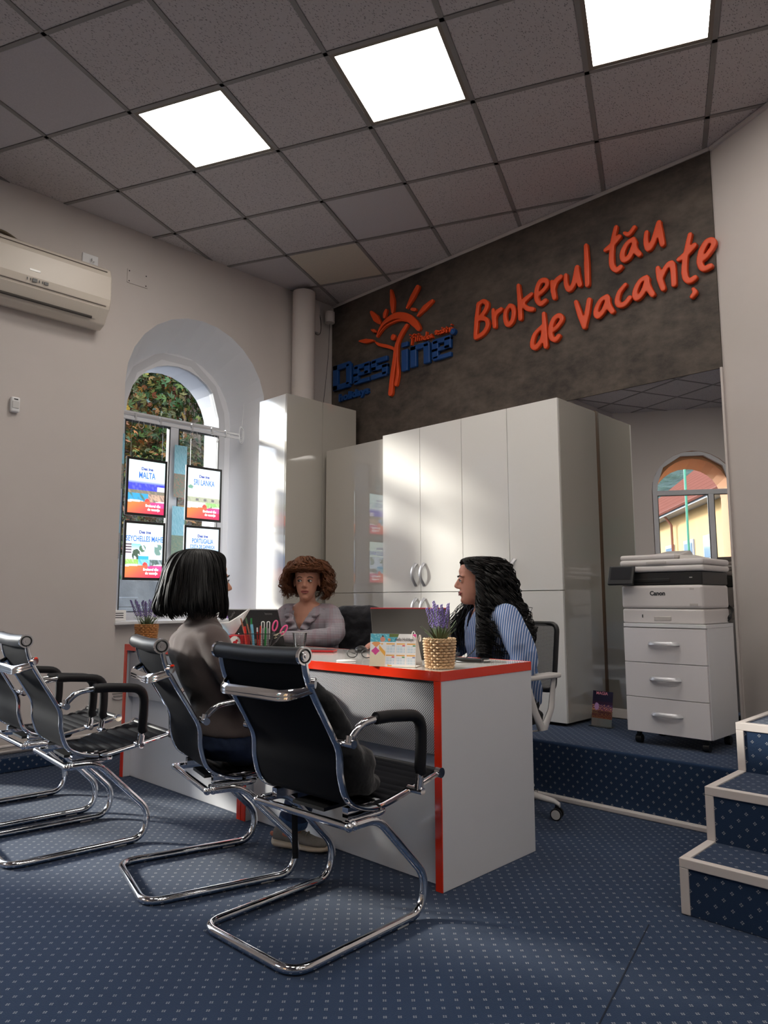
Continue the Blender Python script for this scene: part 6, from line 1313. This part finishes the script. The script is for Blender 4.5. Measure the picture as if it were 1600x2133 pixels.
# ---------------------------------------------------------------- visitor with black bob
p1 = empty('person', (2.354, -2.618, 0), math.radians(-15.5), 'person with a black bob in a taupe turtleneck and jeans, seated on the visitor chair', 'person')
H1 = Hm((-.045, -.105, 1.078), yaw=2, pitch=-2)
T1 = [(0, 0, .43, .14, .12), (0, 0, .50, .165, .125), (-.005, -.02, .60, .145, .105), (-.025, -.068, .70, .160, .104), (-.040, -.112, .80, .176, .100), (-.042, -.122, .865, .166, .084), (-.035, -.107, .90, .105, .063), (-.04, -.107, .93, .056, .052)]
RA = [(.120, -.11, .862), (.168, -.08, .78), (.200, .00, .665), (.16, .16, .635), (.10, .26, .62)]; LA = [(-.205, -.11, .862), (-.255, -.07, .77), (-.245, .01, .665), (-.16, .18, .64), (-.06, .27, .62)]
LG1 = [(.085, .02, .475), (.10, .22, .485), (.05, .40, .49), (-.02, .35, .30), (-.055, .300, .12)]; LG2 = [(-.085, .02, .475), (-.07, .25, .52), (.0, .40, .575), (-.09, .40, .42), (-.15, .37, .30)]
mb = head_mb(H1); trunk(mb, [(x, y, z, rx * .93, ry * .92) for x, y, z, rx, ry in T1]); limb(mb, [(-.04, -.107, .91), (-.042, -.106, .95), (-.045, -.105, 1.01)], [.052, .046, .048])
for A, s in ((RA, 1), (LA, -1)): limb(mb, A, [.044, .040, .034, .029, .022]); hand_mb(mb, A[-1], (Vector(A[-1]) - Vector(A[-2])), (0, 0, 1), -s, .5, .95)
limb(mb, LG1, [.075, .066, .052, .042, .030]); limb(mb, LG2, [.075, .066, .052, .042, .030]); mb.tube([(-.055, .300, .12), (-.045, .307, .06)], .03, 10)
vox(mb, .0045, 3, 'body', SK1, p1)
face_parts(p1, H1, browb, lipm, iris)
m_knit = mat('taupe_knit', rgb(92, 80, 78), .95, bump=(420, .5, .0012), sheen=.25, vary=(5, .06))
mb = MB(); trunk(mb, [(x, y, z, rx * 1.03 + .006, ry * 1.05 + .008) for x, y, z, rx, ry in T1[1:]]); limb(mb, RA, [.056, .055, .050, .042, .034]); limb(mb, LA, [.056, .055, .050, .042, .034]); [mb.ell((-.042 + q_ * .115, -.115, .862), .080, .060, .056, 14, 8) for q_ in (-1, 1)]; [mb.ell((-.03 + q_ * .07, -.105, .893), .07, .05, .035, 14, 8) for q_ in (-1, 1)]
mb.loft([((-.036, -.107, .895), (.075, 0, 0), (0, .068, 0)), ((-.04, -.107, .925), (.060, 0, 0), (0, .058, 0)), ((-.043, -.105, .955), (.054, 0, 0), (0, .053, 0)), ((-.044, -.104, .975), (.056, 0, 0), (0, .055, 0))], 20)
folds(vox(mb, .006, 45, 'turtleneck_sweater', m_knit, p1), .006, 8, 1)
mb = MB(); trunk(mb, [(0, .01, .41, .13, .11), (0, .0, .46, .17, .14), (0, 0, .54, .165, .13)]); limb(mb, LG1, [.088, .080, .066, .060, .058]); limb(mb, LG2, [.088, .080, .066, .060, .058])
folds(vox(mb, .007, 8, 'jeans', m_jean, p1), .006, 14, 3)
mb = MB(); mb.tube([(-.053, .301, .128), (-.060, .297, .100)], .061, 20); mb.build('turned_cuff', mat('denim_cuff', rgb(60, 88, 128), .9, vary=(60, .3)), p1)
mb = MB(); mb.tube([(-.055, .301, .12), (-.050, .305, .075)], .036, 14); mb.build('sock', mat('pale_blue_sock', rgb(150, 176, 196), .9), p1)
shoe(p1, (-.125, .245, .002), (.75, .62, 0)); shoe(p1, (-.19, .35, .24), (.55, .78, -.30))
hair(p1, H1, hb_, [(.008, .128), (.050, .122), (.084, .098), (.105, .050), (.117, -.02), (.125, -.080), (.122, -.112), (.108, -.130)], 1700, 5, (.006, 1.7), .0024, 121, .04, part=.0, back=.13, clump=160, rnd_len=.05)
# ---------------------------------------------------------------- woman with curly brown hair, plaid blouse
p2 = empty('person', (1.40, -1.40, 0), math.atan2(-.92, .42) - pi / 2, 'person with short curly brown hair in a ruffled plaid blouse, behind the black laptop', 'person')
H2 = Hm((-.005, .085, 1.115), yaw=17, pitch=-2)
T2 = [(0, 0, .50, .15, .13), (0, .0, .58, .17, .13), (0, .01, .68, .150, .115), (0, .03, .78, .158, .112), (0, .045, .87, .158, .108), (0, .05, .925, .155, .088), (0, .055, .965, .120, .066), (0, .06, .995, .056, .052)]
RA2 = [(.140, .05, .925), (.185, .10, .845), (.195, .17, .785), (.185, .29, .790), (.140, .375, .790)]; LA2 = [(-.140, .05, .925), (-.190, .09, .85), (-.205, .17, .795), (-.11, .29, .792), (.0, .36, .790)]
mb = head_mb(H2, 1.02, .6); trunk(mb, [(x, y, z, rx * .93, ry * .93) for x, y, z, rx, ry in T2]); limb(mb, [(0, .06, .975), (0, .065, 1.01), (0, .075, 1.05)], [.052, .047, .048])
for A, s in ((RA2, 1), (LA2, -1)): limb(mb, A, [.045, .041, .036, .031, .023]); hand_mb(mb, A[-1], (Vector(A[-1]) - Vector(A[-2])), (0, 0, 1), -s, .3, .92)
for s in (-1, 1): limb(mb, [(s * .09, .02, .54), (s * .10, .22, .55), (s * .10, .40, .54), (s * .10, .38, .30), (s * .10, .36, .08)], [.075, .066, .052, .042, .032])
vox(mb, .0045, 3, 'body', SK2, p2)
face_parts(p2, H2, browb, lipm, iris, look=(.0035, 0))
def plaid():
    m = mat('grey_plaid', rgb(140, 132, 138), .9, sheen=.1); t = NT(m); b = bsdf(m); co = t.new('ShaderNodeTexCoord').outputs['Object']; s = t.new('ShaderNodeSeparateXYZ'); t.l.new(co, s.inputs[0])
    a = t.math('ADD', t.math('MULTIPLY', s.outputs[0], 1.0), t.math('MULTIPLY', s.outputs[1], .35)); z = s.outputs[2]
    def lines(v, per, ph, w):
        f = t.math('ABSOLUTE', t.math('SUBTRACT', t.math('FRACT', t.math('ADD', t.math('MULTIPLY', v, 1 / per), ph + 20)), .5)); return t.math('LESS_THAN', f, w)
    fine = t.math('MAXIMUM', lines(a, .009, 0, .16), lines(z, .009, 0, .16)); base = t.mix(t.math('MULTIPLY', fine, .55), rgb(122, 116, 126), rgb(186, 178, 182))
    red = None
    for v in (a, z):
        for ph in (0, .09, .18): q = lines(v, .085, ph, .016); red = q if red is None else t.math('MAXIMUM', red, q)
    t.l.new(t.mix(t.math('MULTIPLY', red, .45), base, rgb(140, 76, 88)), b.inputs['Base Color']); return m
m_pl = plaid()
mb = MB(); trunk(mb, [(x, y, z, rx * 1.06 + .008, ry * 1.08 + .01) for x, y, z, rx, ry in T2[:-1]]); limb(mb, RA2[:4], [.058, .060, .058, .044]); limb(mb, LA2, [.058, .060, .058, .048, .040]); [mb.ell((q_ * .10, .05, .935), .085, .06, .050, 14, 8) for q_ in (-1, 1)]
bl2 = folds(vox(mb, .006, 25, 'blouse', m_pl, p2), .007, 11, 2)
cut(bl2, lambda c: c.y > .05 and abs(c.x) < (c.z - .835) * .55 and c.z > .80); cut(bl2, lambda c: c.z > .965 and abs(c.x) < .075)
mb = MB()
for s in (-1, 1):      # ruffle bands either side of the V neck
    vs = []; n_ = 46
    for i in range(n_ + 1):
        t_ = i / n_; z = .975 - .235 * t_; x = s * ((z - .835) * .55 + .004 if z > .845 else .012); yb_ = .145 + .035 * math.sin(min(1, t_ * 1.4) * pi / 2) - .075 * max(0, (z - .90)) / .075
        w_ = .058 * (1 - .3 * t_); ph_ = .019 * math.sin(i * .80)
        vs += [Vector((x, yb_ + .004, z)), Vector((x + s * w_ * .5, yb_ + .010 + ph_ * .6, z - .004)), Vector((x + s * w_, yb_ + .002 + ph_, z - .010))]
    mb.add(vs, [(3 * i + q, 3 * i + q + 1, 3 * i + q + 4, 3 * i + q + 3) for i in range(n_) for q in (0, 1)], 0, True)
o = mb.build('ruffle', m_pl, p2); q_ = o.modifiers.new('s', 'SOLIDIFY'); q_.thickness = .003
mb = MB(); mb.tube(catmull([(0, .185, .835), (.012, .197, .80), (.010, .195, .74)], 4), .008, 8, flat=.4); mb.tube(catmull([(0, .185, .835), (-.018, .197, .79), (-.022, .192, .745)], 4), .008, 8, flat=.4); mb.build('neck_tie', m_pl, p2)
mb = MB(); trunk(mb, [(0, .0, .49, .15, .13), (0, 0, .55, .18, .145), (0, 0, .62, .17, .135)])
for s in (-1, 1): limb(mb, [(s * .09, .02, .54), (s * .10, .22, .55), (s * .10, .40, .54), (s * .10, .38, .30), (s * .10, .36, .10)], [.088, .078, .062, .052, .046])
vox(mb, .010, 3, 'trousers', mat('black_trousers', (.012, .012, .014), .9), p2)
for s in (-1, 1): shoe(p2, (s * .10, .31, .002), (s * .1, 1, 0), s=.95)
hair(p2, H2, hbr, [(.010, .136), (.062, .130), (.100, .104), (.122, .055), (.134, .000), (.130, -.045), (.112, -.070)], 1700, 9, (.020, 3.1), .0019, 124, .16, part=-.01, rnd_len=.16, fringe=.066, clump=140)
# ---------------------------------------------------------------- woman with long curly black hair, striped shirt
p3 = empty('person', (2.69, -1.245, 0), math.atan2(-.83, -.55) - pi / 2, 'person with long curly black hair in a blue striped shirt, behind the graphite laptop', 'person')
H3 = Hm((.0, .135, 1.095), yaw=-12, pitch=-1)
T3 = [(0, 0, .50, .17, .15), (0, .0, .58, .19, .155), (0, .015, .68, .175, .14), (0, .04, .78, .178, .135), (0, .06, .87, .182, .118), (0, .075, .915, .178, .095), (0, .085, .955, .120, .068), (0, .09, .985, .060, .055)]
RA3 = [(.165, .07, .915), (.205, .13, .81), (.215, .24, .745), (.205, .41, .775), (.190, .545, .795)]; LA3 = [(-.175, .06, .92), (-.240, .03, .82), (-.262, .01, .70), (-.22, .14, .645), (-.14, .25, .63)]
mb = head_mb(H3, 1.03, .45); trunk(mb, [(x, y, z, rx * .93, ry * .93) for x, y, z, rx, ry in T3]); limb(mb, [(0, .095, .965), (0, .105, 1.0), (0, .12, 1.04)], [.056, .052, .052])
for A, s in ((RA3, 1), (LA3, -1)): limb(mb, A, [.050, .047, .040, .033, .024]); hand_mb(mb, A[-1], (Vector(A[-1]) - Vector(A[-2])) + Vector((0, 0, -.03)), (0, 0, 1), -s, .28, .95)
for s in (-1, 1): limb(mb, [(s * .09, .02, .54), (s * .10, .22, .55), (s * .10, .42, .54), (s * .10, .40, .30), (s * .10, .36, .08)], [.085, .075, .058, .046, .034])
vox(mb, .0045, 3, 'body', SK3, p3)
face_parts(p3, H3, browb, lip3, iris, look=(0, 0))
nm_ = mat('nail_polish', rgb(226, 200, 200), .2)
mb = MB()
W3 = Vector(RA3[-1]); dd3 = (Vector(RA3[-1]) - Vector(RA3[-2]) + Vector((0, 0, -.03))).normalized()
up3 = (Vector((0, 0, 1)) - dd3 * dd3.z).normalized(); la3 = dd3.cross(up3) * -1
for o_, L in ((.029, .066), (.010, .075), (-.010, .070), (-.028, .055)):
    p = W3 + dd3 * .080 * .95 + la3 * o_ * .95; d2 = (dd3 + la3 * o_ * 3).normalized(); c = 0; q = p
    for seg in (.42, .32, .26): c += .28 * (.8 if seg > .4 else 1.1); v = d2 * math.cos(c) - up3 * math.sin(c); q = q + v * L * seg * .95
    mb.tube([q - v * .008 + up3 * .003, q + v * .006 + up3 * .001, q + v * .014], [.0055, .005, .002], 6, flat=.5)
mb.build('nails', nm_, p3)
def stripes():
    m = mat('blue_stripe_shirt', rgb(90, 120, 170), .85); t = NT(m); b = bsdf(m); co = t.new('ShaderNodeTexCoord').outputs['Object']; s = t.new('ShaderNodeSeparateXYZ'); t.l.new(co, s.inputs[0])
    v = t.math('ADD', s.outputs[1], t.math('ADD', t.math('MULTIPLY', s.outputs[0], .55), t.math('MULTIPLY', s.outputs[2], .12)))
    f = t.math('ABSOLUTE', t.math('SUBTRACT', t.math('FRACT', t.math('ADD', t.math('MULTIPLY', v, 1 / .0125), 30)), .5))
    t.l.new(t.mix(t.math('LESS_THAN', f, .14), rgb(84, 112, 160), rgb(206, 212, 224)), b.inputs['Base Color']); return m
m_st3 = stripes()
mb = MB(); trunk(mb, [(x, y, z, rx * 1.05 + .006, ry * 1.06 + .008) for x, y, z, rx, ry in T3[:-1]]); limb(mb, RA3[:4], [.066, .064, .055, .046]); limb(mb, LA3, [.068, .068, .060, .052, .044])
sh3 = folds(vox(mb, .006, 30, 'shirt', m_st3, p3), .007, 9, 4)
cut(sh3, lambda c: c.y > .09 and abs(c.x) < (c.z - .86) * .40 and c.z > .80); cut(sh3, lambda c: c.z > .962 and abs(c.x) < .08)
mb = MB()
for s in (-1, 1):
    vs = []
    for i in range(9):
        t_ = i / 8; a = s * (pi - t_ * pi * .86); x = math.sin(a) * .070 * -1 * -1; y = .09 - math.cos(a) * -.062 * 1.0; z = .985 - .055 * t_ ** 2
        x = s * abs(math.sin(t_ * pi * .80 + .1)) * .072; y = .03 + .135 * t_; vs += [Vector((x, y, z + .012)), Vector((x * 1.25 + s * .004, y + .006, z - .025 - .018 * t_))]
    mb.add(vs, [(2 * i, 2 * i + 1, 2 * i + 3, 2 * i + 2) for i in range(8)], 0, True)
o = mb.build('collar', m_st3, p3); q_ = o.modifiers.new('s', 'SOLIDIFY'); q_.thickness = .003
mb = MB(); trunk(mb, [(0, .0, .46, .17, .15), (0, 0, .52, .20, .165), (0, 0, .60, .195, .155)])
for s in (-1, 1): limb(mb, [(s * .09, .02, .54), (s * .10, .22, .55), (s * .10, .42, .54), (s * .10, .40, .30), (s * .10, .36, .10)], [.098, .086, .068, .056, .048])
vox(mb, .010, 3, 'trousers', MATS['black_trousers'], p3)
for s in (-1, 1): shoe(p3, (s * .10, .31, .002), (s * .1, 1, 0), s=.95)
hair(p3, H3, hcb, [(.010, .124), (.060, .115), (.092, .085), (.106, .035), (.114, -.03), (.122, -.10), (.142, -.18), (.150, -.27), (.140, -.34)], 2000, 12, (.030, 5.4), .0022, 97, .16, part=.01, rnd_len=.12, fringe=None, clump=150, back=.18, side=[(.100, -.02, .02), (.122, .0, -.08), (.130, .05, -.16), (.120, .11, -.25), (.11, .13, -.34)])
# ---------------------------------------------------------------- jacket on the clerk's chair, bag on the near chair
jk = MB(); c_ = Vector((1.60, -1.10, 0))
jk.loft([(Vector((1.50, -1.13, .50)), (.20, .08, 0), (-.03, .06, 0)), (Vector((1.52, -1.14, .70)), (.22, .09, 0), (-.03, .07, 0)), (Vector((1.54, -1.16, .86)), (.22, .09, 0), (-.03, .065, 0)), (Vector((1.55, -1.17, .93)), (.19, .08, 0), (-.03, .055, 0)), (Vector((1.56, -1.17, .965)), (.10, .04, 0), (-.015, .03, 0))], 20)
jk.ell((1.76, -1.10, .86), .08, .07, .09, 14, 10); jk.ell((1.79, -1.09, .70), .07, .06, .16, 14, 10)
o = folds(vox(jk, .009, 6, 'jacket', m_navy), .012, 9, 6); tag(o, 'dark navy jacket hung over the chair behind the curly-haired woman', 'jacket')
bg_ = MB(); R2 = Matrix.Rotation(math.radians(2), 3, 'Z')
def cw(x, u, z): return Vector((2.955, -2.695, 0)) + R2 @ Vector((x, u, z))
bg_.loft([(cw(.03, .08, .400), R2 @ Vector((.14, 0, 0)), (0, .08, .0)), (cw(.04, .055, .46), R2 @ Vector((.15, 0, 0)), (0, .075, 0)), (cw(.04, .01, .54), R2 @ Vector((.15, 0, 0)), (0, .062, 0)), (cw(.05, -.02, .62), R2 @ Vector((.13, 0, 0)), (0, .048, 0)), (cw(.06, -.065, .70), R2 @ Vector((.10, 0, 0)), (0, .032, 0)), (cw(.06, -.10, .76), R2 @ Vector((.05, 0, 0)), (0, .015, 0))], 20)
bg_.ell(cw(.10, .10, .425), .075, .07, .028, 14, 8); bg_.ell(cw(.13, .06, .49), .06, .06, .06, 14, 8)
o = folds(vox(bg_, .009, 4, 'shoulder_bag', m_cloth), .007, 12, 8); tag(o, 'soft black bag or jacket lying on the nearest visitor chair', 'bag')
mb = MB(); mb.tube(catmull([cw(-.16, .06, .40), cw(-.20, .09, .37), cw(-.21, .10, .25), cw(-.205, .10, .12)], 6), .011, 8, flat=.2); s_ = mb.build('strap', m_cloth); s_.parent = o
